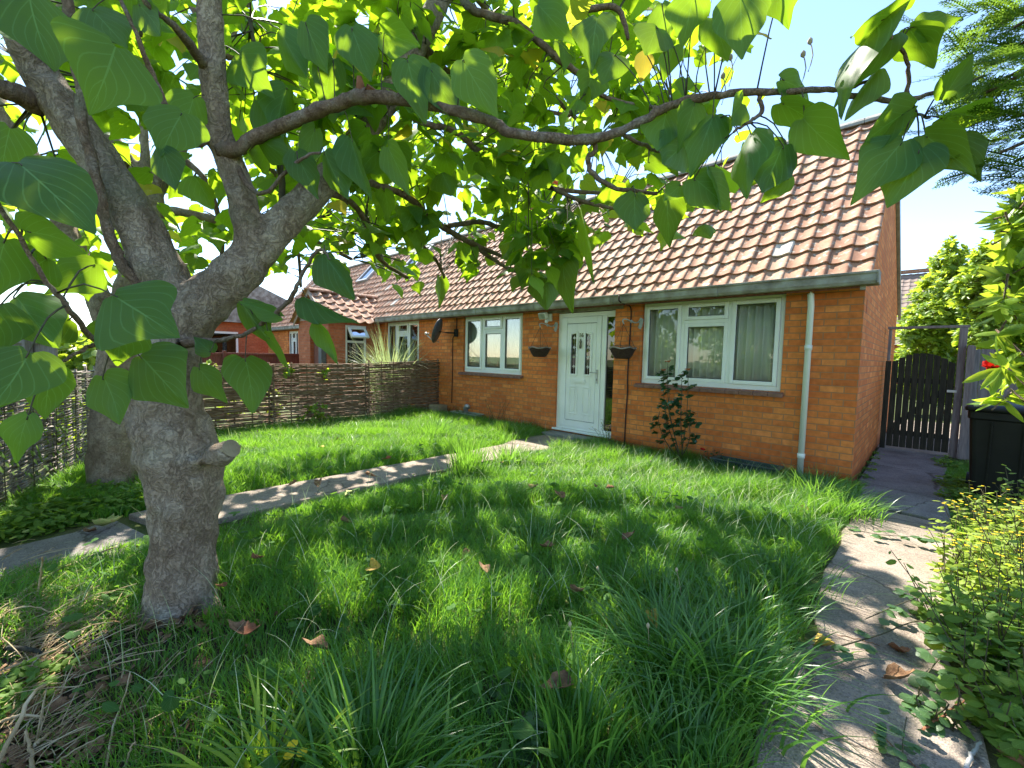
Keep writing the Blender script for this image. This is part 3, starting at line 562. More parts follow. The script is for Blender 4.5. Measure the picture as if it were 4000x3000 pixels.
b=MB(); b.prism([(-.2,2.33),(RY,RZ-.055),(WD+.15,2.60),(WD+.15,2.55),(RY,RZ-.14),(-.2,2.27)],NX,PARTY-.004,'x'); b.build('roof_deck',M['brownwood'],nb)
b=MB(); pts=[(RY+.15*math.cos(a),RZ-.055+.12*math.sin(a)) for a in np.linspace(0,math.pi,9)]
for i in range(30): b.prism(pts,NX+i*.435+.002,NX+(i+1)*.435-.004,'x')
b.build('ridge_tiles',M['gutter'],nb,bevel=.006)
gutter(nb,-10.62,PARTY-.004); gutter(nb,-21,-13.2)
def rooflight(x,y):
    z=2.61+SL*y; ey=np.array([0,1,SL])/EL; en=np.array([0,-SL,1])/EL; b=MB(); c=np.array([x,y,z])+en*.06
    for a,bq in(((.36,0,0),0),((-.36,0,0),0)): b.obox(c+np.array(a),(.04,0,0),ey*.5,en*.05)
    for s in(-1,1): b.obox(c+ey*.46*s,(.32,0,0),ey*.04,en*.05)
    rw=b.build('roof_window',M['metal'],nb); g=MB(); g.obox(c,(.32,0,0),ey*.42,en*.01); g.build('pane',M['darkglass'],rw)
rooflight(-11.34,1.64); rooflight(-14.3,1.51)
# porch: gable faces the front garden
PX0,PX1,PY=-12.95,-10.85,-1.5; PM=(PX0+PX1)/2; PE=2.33; PR=3.12
b=MB(); 
def wall_y(b,x0,x1,y0,y1,z0,z1,holes):
    t=MB(); wall_with_holes(t,y0,y1,z0,z1,holes,x0,x1); k=len(b.v); b.v+=[(v[1],v[0],v[2]) for v in t.v]; b.f+=[tuple(k+q for q in f) for f in t.f]
wall_y(b,PX1-.2,PX1,PY,-.002,-.1,PE,[(-1.04,-.42,1.0,2.19)])
wall_y(b,PX0,PX0+.2,PY,-.002,-.1,PE,[])
wall_with_holes(b,PX0+.2,PX1-.2,-.1,PE,[(-12.1,-11.28,-.1,2.03)],PY,PY+.2)
porch=b.build('porch',M['brick_red'],nb)
b=MB()
for i in range(5):
    z0=PE+i*.15; hw=lambda z:(PX1-PX0)/2*(PR-z)/(PR-PE)
    b.prism([(PM-hw(z0)-.0,z0),(PM+hw(z0),z0),(PM+max(.01,hw(z0+.148)),z0+.148),(PM-max(.01,hw(z0+.148)),z0+.148)],PY-.012,PY+.03,'y')
b.build('gable_cladding',M['clad'],porch,bevel=.006)
ps=(PR-PE)/((PX1-PX0)/2); el=math.sqrt(1+ps*ps); hw=(PX1-PX0)/2
for sgn in(1,-1):
    # roof slope: eave at the side wall, ridge along the porch axis
    ex=(0,1,0) if sgn>0 else (0,-1,0); O=(PM+sgn*(hw+.12),PY-.1 if sgn>0 else .75,PE-.12*ps+.02); pantiles('porch_roof',O,ex,(-sgn,0,ps),9,5,.275,(hw+.12)*el/5,porch,amp=1.15,seed=8+sgn)
    b=MB(); b.obox((PM+sgn*(hw+.1)/2,PY-.115,(PR+PE-.1*ps)/2-.02),(sgn*(hw+.1)/2,0,-(hw+.1)*ps/2),(0,.012,0),(0,0,.06)); b.build('bargeboard',M['clad'],porch)
b=MB()
for i in range(6): b.prism([(PM+.13*math.cos(a),PR+.0+.10*math.sin(a)) for a in np.linspace(0,math.pi,8)],PY-.12+i*.42+.003,PY-.12+(i+1)*.42-.003,'y')
b.build('porch_ridge',M['tile'],porch)
b=MB(); b.box(-12.1,-11.28,PY+.10,PY+.15,-.05,2.03); b.build('porch_door',M['brownwood'],porch,bevel=.01)
b=MB(); x0,x1=PX1-.09,PX1-.03; ya,yb,za,zb=-1.035,-.425,1.0,2.185; q=.06; tz=1.74
b.box(x0,x1,ya,ya+q,za,zb); b.box(x0,x1,yb-q,yb,za,zb); b.box(x0,x1,ya+q,yb-q,za,za+q); b.box(x0,x1,ya+q,yb-q,zb-q,zb); b.box(x0,x1,ya+q,yb-q,tz-q/2,tz+q/2)
pw=b.build('porch_window',M['upvc'],porch,bevel=.006)
b=MB(); b.box(x0+.02,x0+.028,ya+q,yb-q,za+q,tz-q/2); b.build('pane',M['darkglass'],pw)
a=.75; c0=np.array([PX1-.01,0,zb-.055]); ez=np.array([math.sin(a),0,-math.cos(a)]); enx=np.array([math.cos(a),0,math.sin(a)]); H=.38
b=MB(); ym=(ya+yb)/2; ww=(yb-ya)/2-.05
for s in(-1,1): b.obox(c0+ez*H/2+np.array([0,ym+s*(ww-.03),0]),(0,.035,0),ez*H/2,enx*.025)
for h in(.035,H-.035): b.obox(c0+ez*h+np.array([0,ym,0]),(0,ww-.065,0),ez*.035,enx*.025)
b.build('open_casement',M['upvc'],pw,bevel=.005)
b=MB(); b.obox(c0+ez*H/2+np.array([0,ym,0]),(0,ww-.065,0),ez*(H/2-.07),enx*.005); b.build('pane',M['darkglass'],pw)
b=MB(); b.box(PX0+.2,PX1-.2,-.4,-.38,-.1,2.3); b.build('porch_dark_sheet',M['dark'],porch)  # near-black sheet stands in for the unlit porch inside
# wall letter bin, grey, at the porch corner
b=MB(); b.prism([(-11.17+.0,1.05),(-10.97,1.05),(-10.97,1.62)]+[(-11.07+.1*math.cos(t),1.62+.12*math.sin(t)) for t in np.linspace(.3,math.pi-.3,7)]+[(-11.17,1.62)],PY-.14,PY-.002,'y'); tag(b.build('parcel_box',M['dish'],loc=(-11.07,PY-.07,1.05),bevel=.01),'grey round-topped post box on the porch front of the attached house','post box')

# ================================================================ buildings farther off
fh=empty('distant_house',(-27,4,0),'distant red brick house with grey roof left of the gabled porch','house')
b=MB(); b.box(-34,-23.5,-4,4,-.2,2.8); b.build('wall',M['brick_red'],fh)
b=MB(); b.prism([(-4.5,2.75),(4.5,2.75),(0,4.7)],-34.4,-23.1,'x'); b.build('roof',M['gutter'],fh)
b=MB(); b.box(-23.49,-23.44,-1.8,-.6,1.1,2.3); wf=b.build('window',M['upvc'],fh); b=MB(); b.box(-23.439,-23.43,-1.7,-.7,1.2,2.2); b.build('pane',M['darkglass'],wf)
rh=empty('rear_house',(6,30,0),'house far behind the side gate showing only its brown tiled roof','house')
b=MB(); b.box(-8,13,27,35,-.2,2.6); b.build('wall',M['brick_red'],rh)
pantiles('roof',(-8.5,26.6,2.6),(1,0,0),(0,1,.95),66,16,.33,.42,rh,mat=M['roof_grey'],seed=4)
b=MB(); b.box(-8.5,13.5,31.25,31.6,7.3,7.5); b.build('ridge_tiles',M['tile'],rh)
# ================================================================ woven hazel fences
def hurdle(p,q,h0,h1,mat,label,seed,rods=92):
    r=np.random.default_rng(seed); p=np.array([*p,0.0]);q=np.array([*q,0.0]); L=np.linalg.norm(q-p); d=(q-p)/L; nn=np.array([-d[1],d[0],0])
    root=empty('wattle_hurdle',p,label,'fence panel','woven wattle hurdles round the front garden')
    ns=max(4,int(round(L/.26))); ss=[.03+(L-.06)*i/(ns-1) for i in range(ns)]
    for i,s in enumerate(ss):
        hh=h0+(h1-h0)*s/L+r.uniform(.01,.09); b=MB(); a=p+d*s
        b.tube([a+[0,0,-.1],a+nn*r.normal(0,.006)+[0,0,hh*.5],a+d*r.normal(0,.008)+[0,0,hh]],.016 if i in(0,ns-1) else .012,6); b.build('stake',mat,root,smooth=True)
    b=MB()
    for k in range(rods):
        z0=.03+(k+.2*r.normal())*1.0/rods; s0=0 if r.random()<.75 else r.uniform(0,L*.35); s1=L if r.random()<.75 else r.uniform(L*.65,L)
        P=[];R=[]; ph=k%2; rr=r.uniform(.009,.0145); sl_=r.normal(0,.012); a1=r.uniform(.003,.012); f1=r.uniform(1,4)
        n=max(6,int((s1-s0)/.065))
        for s in np.linspace(s0-.03,s1+.03,n):
            u=(s-ss[0])/(ss[1]-ss[0]); off=.021*math.cos(math.pi*(u+ph)); hh=h0+(h1-h0)*s/L
            P.append(p+d*s+nn*off+np.array([0,0,(z0+sl_*(s/L-.5))*hh+a1*math.sin(f1*s+k)])); R.append(rr*(1-.35*abs(s-s0)/(L)))
        b.tube(P,R,5,cap=False)
    b.build('woven_rods',mat,root,smooth=True); return root
ys=[.0,-1.86,-3.72,-5.72]
hurdle((-8.0,ys[0]-.03),(-8.0,ys[1]),1.27,1.2,M['wattle'],'woven hazel hurdle touching the house wall below the satellite dish',21)
hurdle((-8.0,ys[1]-.02),(-8.0,ys[2]),1.18,1.16,M['wattle'],'middle woven hazel hurdle with gaps showing light, left of the ornamental grass',22)
hurdle((-8.0,ys[2]-.02),(-8.0,ys[3]),1.17,1.1,M['wattle'],'woven hazel hurdle partly hidden behind the front tree trunk',23)
A=np.array([-7.97,-5.78]); Bq=np.array([-3.9,-7.08]); 
hurdle(A,A+(Bq-A)*.49,1.12,1.12,M['wattle_grey'],'grey woven hurdle beside the rear tree trunk, glinting with light',24,74)
hurdle(A+(Bq-A)*.50,Bq,1.12,1.12,M['wattle_grey'],'grey woven hurdle at the far left edge behind the hanging leaves',25,74)
# ================================================================ board fences
def board_fence(name,p,q,h,mat,label,bw=.13,rail=True,gap=.004,seed=0,z0=0.0):
    r=np.random.default_rng(seed); p=np.array([*p,z0]);q=np.array([*q,z0]); L=np.linalg.norm(q-p); d=(q-p)/L; nn=np.array([-d[1],d[0],0])
    root=empty(name,p,label,'fence'); n=int(L/bw); b=MB()
    for i in range(n): b.obox(p+d*((i+.5)*L/n)+nn*r.normal(0,.003)+np.array([0,0,h/2+r.normal(0,.004)]),d*(L/n/2-gap/2),nn*.011,(0,0,h/2))
    b.build('boards',mat,root,bevel=.003)
    for z in(.25*h,.62*h,.97*h):
        if rail: b=MB(); b.obox(p+d*L/2-nn*.035+np.array([0,0,z]),d*L/2,nn*.022,(0,0,.035)); b.build('rail',mat,root,bevel=.004)
    for i in range(int(L/1.8)+1): b=MB(); b.obox(p+d*min(i*1.8+.05,L-.05)-nn*.075+np.array([0,0,h/2+.03]),d*.045,nn*.045,(0,0,h/2+.03)); b.build('post',mat,root,bevel=.005)
    return root
board_fence('timber_fence',(-15.6,-4.6),(-16.6,-.02),1.35,M['brownwood'],'red-brown timber fence seen beyond the wattle left of the porch',.14,seed=3)
board_fence('side_fence',(.97,3.42),(3.4,3.30),1.70,M['greywood'],'grey close-boarded fence right of the garden gate behind the black bin',.15,rail=False,seed=4)
board_fence('boundary_fence',(-12.5,-8.1),(-8.6,-6.4),1.55,M['greywood'],'weathered grey boundary fence glimpsed behind the leaves at far left',.15,seed=5)
# ================================================================ garden gate with its arch
gt=empty('garden_gate',(.45,3.42,0),'dark arched picket garden gate between the house and the bin','gate')
b=MB(); n=9; gx0,gx1=.115,.865
for i in range(n):
    x=gx0+(i+.5)*(gx1-gx0)/n; u=(x-(gx0+gx1)/2)/((gx1-gx0)/2); top=1.47+.17*(1-u*u); hw=(gx1-gx0)/n*.465
    b.prism([(x-hw,.06),(x+hw,.06),(x+hw,top-.02*u-.01),(x-hw,top+.01*u)],3.40,3.42,'y')
b.build('pickets',M['gatewood'],gt,bevel=.003)
for z in(.30,1.18): b=MB(); b.box(gx0,gx1,3.421,3.455,z-.04,z+.04); b.build('rail',M['gatewood'],gt,bevel=.003)
b=MB(); L=math.hypot(.7,.80); b.obox(((gx0+gx1)/2,3.4381,.74),(.35,0,.40),(0,.0155,0),(-.03,0,.026)); b.build('brace',M['gatewood'],gt)
b=MB(); b.box(.035,.105,3.40,3.48,0,1.50); b.build('gate_post',M['gatewood'],gt,bevel=.006)
b=MB(); b.box(.045,.085,3.41,3.46,1.505,2.03); b.build('arch_upright',M['greywood'],gt,bevel=.004)
b=MB(); b.box(.875,.965,3.38,3.47,0,2.03); b.build('gate_post',M['greywood'],gt,bevel=.006)
b=MB(); b.box(.03,.985,3.385,3.465,2.034,2.075); b.build('arch_lintel',M['greywood'],gt,bevel=.004)
b=MB(); b.box(.79,.90,3.375,3.398,1.02,1.06); b.build('latch',M['metal'],gt,bevel=.003)
# ================================================================ wheelie bin
bc=np.array([*at(2182,900,4.6)[:2],0.0]); ba=math.radians(-7)
def brot(p): x,y,z=p; return (bc[0]+x*math.cos(ba)-y*math.sin(ba),bc[1]+x*math.sin(ba)+y*math.cos(ba),z)
bn=empty('wheelie_bin',bc,'black wheelie bin with scattered leaves on its lid beside the gate','bin')
def ring(hx,hy,z,r=.05,y0=0):
    out=[]
    for cx,cy,a0 in((1,1,0),(-1,1,90),(-1,-1,180),(1,-1,270)):
        for k in range(4):
            a=math.radians(a0+k*30); out.append(brot((cx*(hx-r)+r*math.cos(a),y0+cy*(hy-r)+r*math.sin(a),z)))
    return out
def loft(rings,cap=True):
    b=MB(); n=len(rings[0])
    for r_ in rings: b.v+=r_
    for i in range(len(rings)-1):
        for j in range(n): b.f.append((i*n+j,i*n+(j+1)%n,(i+1)*n+(j+1)%n,(i+1)*n+j))
    if cap: b.f.append(tuple(range(n))[::-1]); b.f.append(tuple(range((len(rings)-1)*n,len(rings)*n)))
    return b
loft([ring(.215,.26,.03),ring(.22,.27,.10),ring(.235,.285,.11),ring(.275,.345,.88),ring(.29,.36,.885),ring(.29,.36,.965)]).build('bin_body',M['bin'],bn,bevel=.008)
for s in(-1,1): 
    b=MB(); b.obox(np.array(brot((s*.11,-.318,.5))),np.array([math.cos(ba),math.sin(ba),0])*.008,np.array([-math.sin(ba),math.cos(ba),0])*.012,np.array([0,-.037,.36])); b.build('body_rib',M['bin'],bn,bevel=.004)
loft([ring(.305,.385,.968,y0=-.01),ring(.312,.392,.985,y0=-.01),ring(.312,.392,1.005,y0=-.01),ring(.29,.37,1.03),ring(.20,.27,1.055),ring(.02,.03,1.06,.01)]).build('bin_lid',M['bin'],bn,smooth=True,bevel=.006)
b=MB(); b.tube([brot((-.25,.39,.985)),brot((-.25,.44,.99)),brot((.25,.44,.99)),brot((.25,.39,.985))],.014,8); b.build('bin_handle',M['bin'],bn,smooth=True)
for s in(-1,1): b=MB(); b.lathe(brot((s*.27-.025,.27,.10)),[(.0,0),(.10,0),(.10,.05),(0,.05)],18,(math.cos(ba),math.sin(ba),0)); b.build('wheel',M['rubber'],bn)
# ================================================================ satellite dish
sd=empty('satellite_dish',(-7.32,0,1.96),'dark grey satellite dish on a bracket beside the left window','satellite dish')
dc=np.array([-7.54,-.36,1.97]); da=unit(np.array([-.80,-.52,.30])); sx,sy,_=frame_of(da)
b=MB(); rows_=[]
for i,(r,h) in enumerate([(0.0,0),(.09,.005),(.18,.02),(.25,.038),(.268,.045),(.268,.035),(.18,.007),(.0,-.014)]):
    for j in range(28):
        a=2*math.pi*j/28; b.v.append(tuple(dc+da*h+r*(math.cos(a)*sx*.95+math.sin(a)*sy*1.08)))
for i in range(7):
    for j in range(28): b.f.append((i*28+j,i*28+(j+1)%28,(i+1)*28+(j+1)%28,(i+1)*28+j))
b.build('reflector',M['dish'],sd,smooth=True)
b=MB(); b.tube([dc-da*.02,(-7.34,-.26,1.94),(-7.32,-.06,1.94)],.018,8); b.box(-7.37,-7.27,-.055,-.004,1.86,2.03); b.build('wall_bracket',M['rubber'],sd,smooth=False)
lf=dc+da*.33-sy*0+np.array([0,0,-.16]); b=MB(); b.tube([dc+np.array([0,0,-.24])-da*.01,dc+da*.14+np.array([0,0,-.27]),lf],.011,6); b.build('feed_arm',M['metal'],sd,smooth=True)
b=MB(); b.tube([lf+[0,0,-.03],lf+[0,0,.03]],.02,8); b.tube([lf+[0,0,.02],lf+[0,0,.02]-da*.07],.028,10); b.build('receiver',M['upvc'],sd,smooth=True)
# ================================================================ hanging baskets and their brackets
def basket(x,br_label,bk_label,seed,tilt):
    r=np.random.default_rng(seed)
    br=empty('basket_bracket',(x+.17,0,2.0),br_label,'bracket','pale ornate basket brackets on the front wall')
    b=MB(); b.prism([(x+.10,1.93),(x+.15,1.90),(x+.175,1.955),(x+.19,2.06),(x+.14,2.09),(x+.11,2.04),(x+.125,1.98)],-.025,-.001,'y'); b.build('wall_plate',M['verdigris'],br,bevel=.008)
    b=MB(); hk=np.array([x,-.27,2.01]); b.tube(spline([(x+.14,-.02,2.03),(x+.10,-.09,2.0),(x+.05,-.18,2.03),(x+.01,-.26,2.05),(x-.01,-.29,2.03),(x,-.285,1.985),hk+[0,0,-.03]],18),.010,6); b.lathe((x+.06,-.15,2.02),[(.001,-.03),(.02,-.01),(.02,.01),(.001,.03)],8); b.build('hook_arm',M['verdigris'],br,smooth=True)
    bk=empty('hanging_basket',(x,-.28,1.47),bk_label,'hanging basket','wicker hanging baskets by the front door')
    z1=1.60; Rr=.20; c=np.array([x,-.28,0]); b=MB()
    prof=[(.0,1.435),(.10,1.435),(.125,1.455)]
    for i in range(9): t=i/8; rad=.12+(Rr-.12)*t**.8; z=1.455+(z1-1.455)*t; prof+=[(rad+.007,z-.007),(rad-.001,z+.006)]
    b.lathe(c+[0,0,0],[(q,z) for q,z in prof]+[(Rr-.015,z1-.005),(.12,1.47),(0,1.46)],24); o=b.build('basket',M['basket'],bk,smooth=True)
    b=MB(); P=[c+[Rr*math.cos(a),Rr*math.sin(a),z1+.012*math.sin(5*a+seed)] for a in np.linspace(0,2*math.pi,40)]; b.tube(P,.012,6); b.build('rim',M['wattle_grey'],bk,smooth=True)
    for k in range(3):
        a=2*math.pi*k/3+.4+seed; b=MB(); b.tube([c+[Rr*.97*math.cos(a),Rr*.97*math.sin(a),z1],(x,-.285,1.975)],.0035,5); b.build('chain',M['rubber'],bk)
    b=MB()
    for k in range(24): a=r.uniform(0,6.28); q=r.uniform(0,.15); b.tube(spline([c+[q*math.cos(a),q*math.sin(a),1.57],c+[1.1*q*math.cos(a),1.1*q*math.sin(a),1.62+r.uniform(0,.03)],c+[(q+.05)*math.cos(a+.6),(q+.05)*math.sin(a+.6),1.62+r.uniform(0,.06)]],5),.002,4)
    b.build('dead_stems',M['litter'],bk)
basket(-4.55,'pale ornate bracket left of the front door under the flood light','small dark wicker hanging basket left of the front door',3,0)
basket(-2.86,'pale ornate bracket between the front door and the right window','dark wicker hanging basket between the front door and the right window',4,0)
# security light
sc=empty('security_light',(-4.60,0,2.2),'white security flood light with motion sensor above the door','lamp')
b=MB(); b.obox((-4.64,-.10,2.205),(.085,.0,.0),(0,.04,.018),(0,-.025,.055)); b.build('lamp_housing',M['upvc'],sc,bevel=.01)
b=MB(); b.obox((-4.64,-.143,2.187),(.07,0,0),(0,.004,.002),(0,-.02,.042)); b.build('lamp_glass',M['metal'],sc)
b=MB(); b.box(-4.60,-4.50,-.04,-.001,2.10,2.24); b.tube([(-4.55,-.04,2.12),(-4.55,-.10,2.10)],.016,8); b.lathe((-4.55,-.11,2.065),[(.001,-.01),(.03,0),(.035,.03),(.025,.06),(.001,.065)],12); b.build('motion_sensor',M['upvc'],sc,bevel=.004)
# ================================================================ things at the foot of the wall
b=MB(); b.obox((-7.66,-.27,.12),(.17,.02,0),(-.02,.15,0),(0,0,.14)); cr=b.build('stone_block',M['stone'],loc=(-7.66,-.27,0),bevel=.02); tag(cr,'square pale stone block in the corner of wattle fence and wall','stone block')
def trough(x,y,hx,hy,h,mat,label,a,soil=.8):
    ca,sa=math.cos(a),math.sin(a); root=empty('plant_trough',(x,y,0),label,'planter')
    def R_(u,v,z): return (x+u*ca-v*sa,y+u*sa+v*ca,z)
    def rg(kx,ky,z): return [R_(sx_*hx*kx,sy_*hy*ky,z) for sx_,sy_ in((-1,-1),(1,-1),(1,1),(-1,1))]
    loft([rg(.84,.8,.0),rg(.96,.95,h*.86),rg(1.06,1.12,h*.87),rg(1.06,1.12,h),rg(.94,.9,h),rg(.92,.88,h*soil)]).build('trough',mat,root,bevel=.006)
    b=MB(); q=rg(.91,.87,h*soil+.003); b.v+=q; b.f.append((0,1,2,3)); b.build('soil',M['soil'],root); return root
trough(-6.72,-.17,.40,.12,.17,M['planter2'],'pale green plastic trough of weeds on the ground under the left window',.02)
b=MB(); b.tube(spline([(-6.78,-.14,.16),(-6.78,-.16,.27),(-6.72,-.17,.31),(-6.66,-.18,.29)],8),[.05]*8,10); tag(b.build('drain_cowl',M['metal'],loc=(-6.75,-.15,.16),smooth=True),'small grey curved metal cowl standing in the pale green trough','cowl')
trough(-1.05,-.24,.38,.12,.15,M['planter'],'dark green plastic trough against the wall left of the downpipe',-.04,.6)
# ================================================================ trees
PXM=1/925.0
def px_path(pts,n=None):
    P=np.array([at(x,y,d) for x,y,r,d in pts]); R=np.array([r*d*PXM*.93 for x,y,r,d in pts]); n=n or len(pts)*5
    return spline(P,n), np.clip(spline(np.stack([R,R*0,R*0],1),n)[:,0],.002,9)
def woody(name,paths,mat,parent,voxel=.014,disp=.02,extra=None):
    b=MB()
    for P,R in paths: b.tube(P,R,14,wob=.05)
    if extra: extra(b)
    o=b.build(name,mat,parent,smooth=True)
    m_=o.modifiers.new('join','REMESH'); m_.mode='VOXEL'; m_.voxel_size=voxel; m_.use_smooth_shade=True
    s=o.modifiers.new('smooth','SMOOTH'); s.iterations=4; s.factor=.5
    tx=bpy.data.textures.new(name+'_lumps','CLOUDS'); tx.noise_scale=.12; d=o.modifiers.new('lumps','DISPLACE'); d.texture=tx; d.strength=disp; d.mid_level=.5; d.texture_coords='LOCAL'
    return o
t1=empty('foxglove_tree',gz(394,1322),'large-leaved tree with thick forked trunk in the front lawn, branches over the whole garden','tree')
trunk1=px_path([(385,1440,140,2.47),(388,1345,104,2.45),(392,1295,76,2.45),(395,1240,68,2.45),(397,1150,66,2.46),(403,1070,74,2.46),(388,975,82,2.46),(362,900,74,2.46),(362,810,64,2.45),(378,735,62,2.45),(392,670,62,2.44)])
limbR=px_path([(392,700,60,2.45),(440,655,54,2.47),(495,608,50,2.49),(540,562,46,2.50)])
limbA=px_path([(505,605,38,2.50),(540,555,38,2.50),(538,500,33,2.48),(520,420,31,2.44),(495,345,30,2.40),(474,280,28,2.34),(461,150,27,2.26),(454,20,26,2.18),(452,-160,24,2.05)])
limbB=px_path([(520,590,40,2.50),(590,505,38,2.54),(660,432,35,2.62),(730,362,32,2.72),(795,275,29,2.84),(855,185,27,2.98),(902,95,25,3.12),(948,5,24,3.28),(1010,-130,20,3.5)])
limbL=px_path([(385,720,57,2.45),(352,610,55,2.42),(312,510,47,2.38),(258,420,45,2.32),(195,320,43,2.26),(125,218,40,2.20),(75,140,36,2.14),(30,40,31,2.05),(0,-80,26,1.95)])
def bumps(b):
    b.tube([at(430,1000,2.40),at(470,985,2.36),at(497,972,2.34)],[.095,.072,.056],12)
    b.tube([at(330,905,2.42),at(300,900,2.34)],[.10,.06],10); b.tube([at(392,740,2.4),at(386,735,2.27)],[.07,.045],10); b.tube([at(455,300,2.32),at(425,290,2.30)],[.05,.03],8)
    for (x,y,x2,y2) in((335,1310,280,1350),(440,1305,500,1345),(395,1320,385,1400)): b.tube([at(x,y-40,2.45),at(x,y,2.43),at(x2,y2,2.40)],[.05,.07,.035],8)
woody('trunk',[trunk1,limbR,limbA,limbB,limbL],M['bark'],t1,extra=bumps)
b=MB(); sa=at(490,973,2.35); sb=at(501,968,2.34); b.tube([sa,sb],[.058,.054],18); b.build('sawn_stub',M['stone'],t1,smooth=False,bevel=.006)
BR1=[ # x, y, half width (px), distance
 [(480,325,22,2.36),(515,320,15,2.32),(560,292,16,2.28),(650,256,15,2.22),(735,222,15,2.16),(785,210,17,2.12),(860,215,13,2.08),(960,235,12,2.03),(1060,262,13,1.98),(1100,285,11,1.95),(1210,302,12,1.9),(1300,296,11,1.86),(1385,262,10,1.82),(1450,228,10,1.78),(1530,209,9,1.74),(1620,200,8,1.7),(1740,196,7,1.66),(1830,188,5,1.62),(1885,172,3,1.58)],
 [(1815,190,5,1.62),(1822,205,6,1.62),(1870,208,6,1.6),(1930,216,6,1.58),(1985,210,5,1.55),(2060,188,4,1.5),(2130,165,3,1.45)],
 [(1958,214,5,1.57),(1962,140,4,1.55),(1940,100,4,1.53),(1920,65,3,1.5),(1925,40,2,1.5)],
 [(1962,216,5,1.57),(1975,240,4,1.56),(2008,252,3,1.55)],
 [(1638,204,5,1.7),(1645,240,5,1.69),(1620,262,4,1.68),(1585,285,3,1.66)],
 [(1270,302,6,1.88),(1288,318,6,1.9),(1270,345,6,1.93),(1285,378,6,1.96),(1335,408,5,1.98),(1420,420,4,2.0)],
 [(1345,290,5,1.85),(1400,318,4,1.9),(1440,340,3,1.95)],
 [(845,215,8,3.0),(905,262,7,3.05),(985,285,7,3.2),(1040,330,7,3.35),(1120,368,7,3.5),(1180,402,6,3.7),(1225,412,5,3.8),(1330,420,4,3.9)],
 [(1190,405,5,3.7),(1250,432,5,3.8),(1310,448,4,3.9),(1340,450,3,3.95)],
 [(990,-60,12,3.3),(1005,5,10,3.1),(1045,30,9,3.05),(1110,48,9,3.0),(1150,78,8,3.0),(1200,122,8,3.0),(1255,160,7,3.05),(1310,172,5,3.1)],
 [(1250,160,6,3.05),(1300,205,5,3.15),(1380,228,4,3.2),(1450,232,3,3.25),(1540,240,3,3.3)],
 [(1190,-60,9,2.9),(1222,0,8,2.8),(1250,22,8,2.75),(1320,14,7,2.7),(1345,38,6,2.7),(1356,85,4,2.7)],
 [(730,372,14,2.74),(800,395,8,2.9),(880,425,8,3.2),(930,470,7,3.5),(985,508,7,3.8),(1040,535,6,4.1),(1095,558,4,4.3)],
 [(960,490,6,3.65),(1040,480,6,3.9),(1100,500,5,4.1),(1190,510,4,4.2)],
 [(1020,522,5,4.0),(1050,550,5,4.15),(1110,585,4,4.3),(1180,612,3,4.4)],
 [(900,440,6,3.3),(890,500,5,3.6),(940,560,4,4.2),(960,600,3,4.5)],
 [(690,410,10,2.68),(760,440,7,2.9),(800,500,6,3.4),(820,560,5,4.0),(880,600,4,4.4)],
 [(905,95,14,3.1),(960,150,9,3.3),(1010,190,8,3.6),(1060,215,6,3.9),(1130,230,5,4.2),(1230,250,4,4.6)],
 [(948,5,14,3.3),(1020,-20,10,3.6),(1090,90,8,4.2),(1180,190,6,4.8),(1290,300,4,5.2)],
 [(315,628,17,2.36),(295,610,12,2.3),(255,556,12,2.26),(230,483,12,2.22),(208,385,11,2.16),(180,268,11,2.1),(168,130,12,2.04),(144,0,11,1.98),(130,-120,9,1.9)],
 [(80,225,26,2.18),(45,205,22,2.1),(0,192,20,2.02),(-90,160,18,1.9)],
 [(455,298,12,2.32),(405,310,9,2.2),(372,255,7,2.1),(330,165,6,2.02),(300,85,5,1.95),(255,-10,4,1.9)],
 [(300,82,4,1.95),(322,40,3,1.95),(335,20,2,1.95)],
 [(392,742,14,2.28),(470,735,6,2.25),(535,718,5,2.2),(600,672,5,2.15),(630,640,5,2.1),(655,590,4,2.05),(690,540,4,2.0),(715,560,2,2.0)],
 [(380,760,10,2.3),(300,745,6,1.8),(215,742,6,1.5),(150,670,6,1.32),(95,600,5,1.25),(30,490,5,1.2),(-20,420,5,1.15)],
 [(215,742,5,1.5),(160,765,4,1.45),(110,800,3,1.4)],
 [(450,150,14,2.25),(380,60,8,2.0),(330,20,6,1.9),(260,-60,5,1.8)],
 [(540,40,4,2.6),(560,150,5,2.6),(600,330,7,2.55),(610,420,8,2.6),(600,490,9,2.54)],
 [(500,340,8,2.4),(560,420,5,2.3),(640,350,4,2.2),(690,330,3,2.2)],
 [(452,-150,18,2.05),(600,-260,13,2.2),(800,-300,10,2.4),(1000,-260,8,2.5),(1250,-200,6,2.5)],
 [(452,-100,16,2.1),(300,-300,12,2.2),(100,-380,9,2.3)],
 [(1010,-130,16,3.5),(1150,-260,11,3.6),(1350,-260,8,3.6),(1600,-200,5,3.5)],
 [(1010,-130,14,3.5),(900,-300,10,3.9),(700,-420,7,4.2)],
]
b1pts=[]
for bp_ in BR1:
    P,R=px_path(bp_); b=MB(); P=P+rng.normal(0,.0025,P.shape); b.tube(P,R*(1+rng.normal(0,.05,len(R))),8,wob=.04); b.build('branch',M['bark2'] if bp_[0][2]>4 else M['twig'],t1,smooth=True); b1pts.append(P)
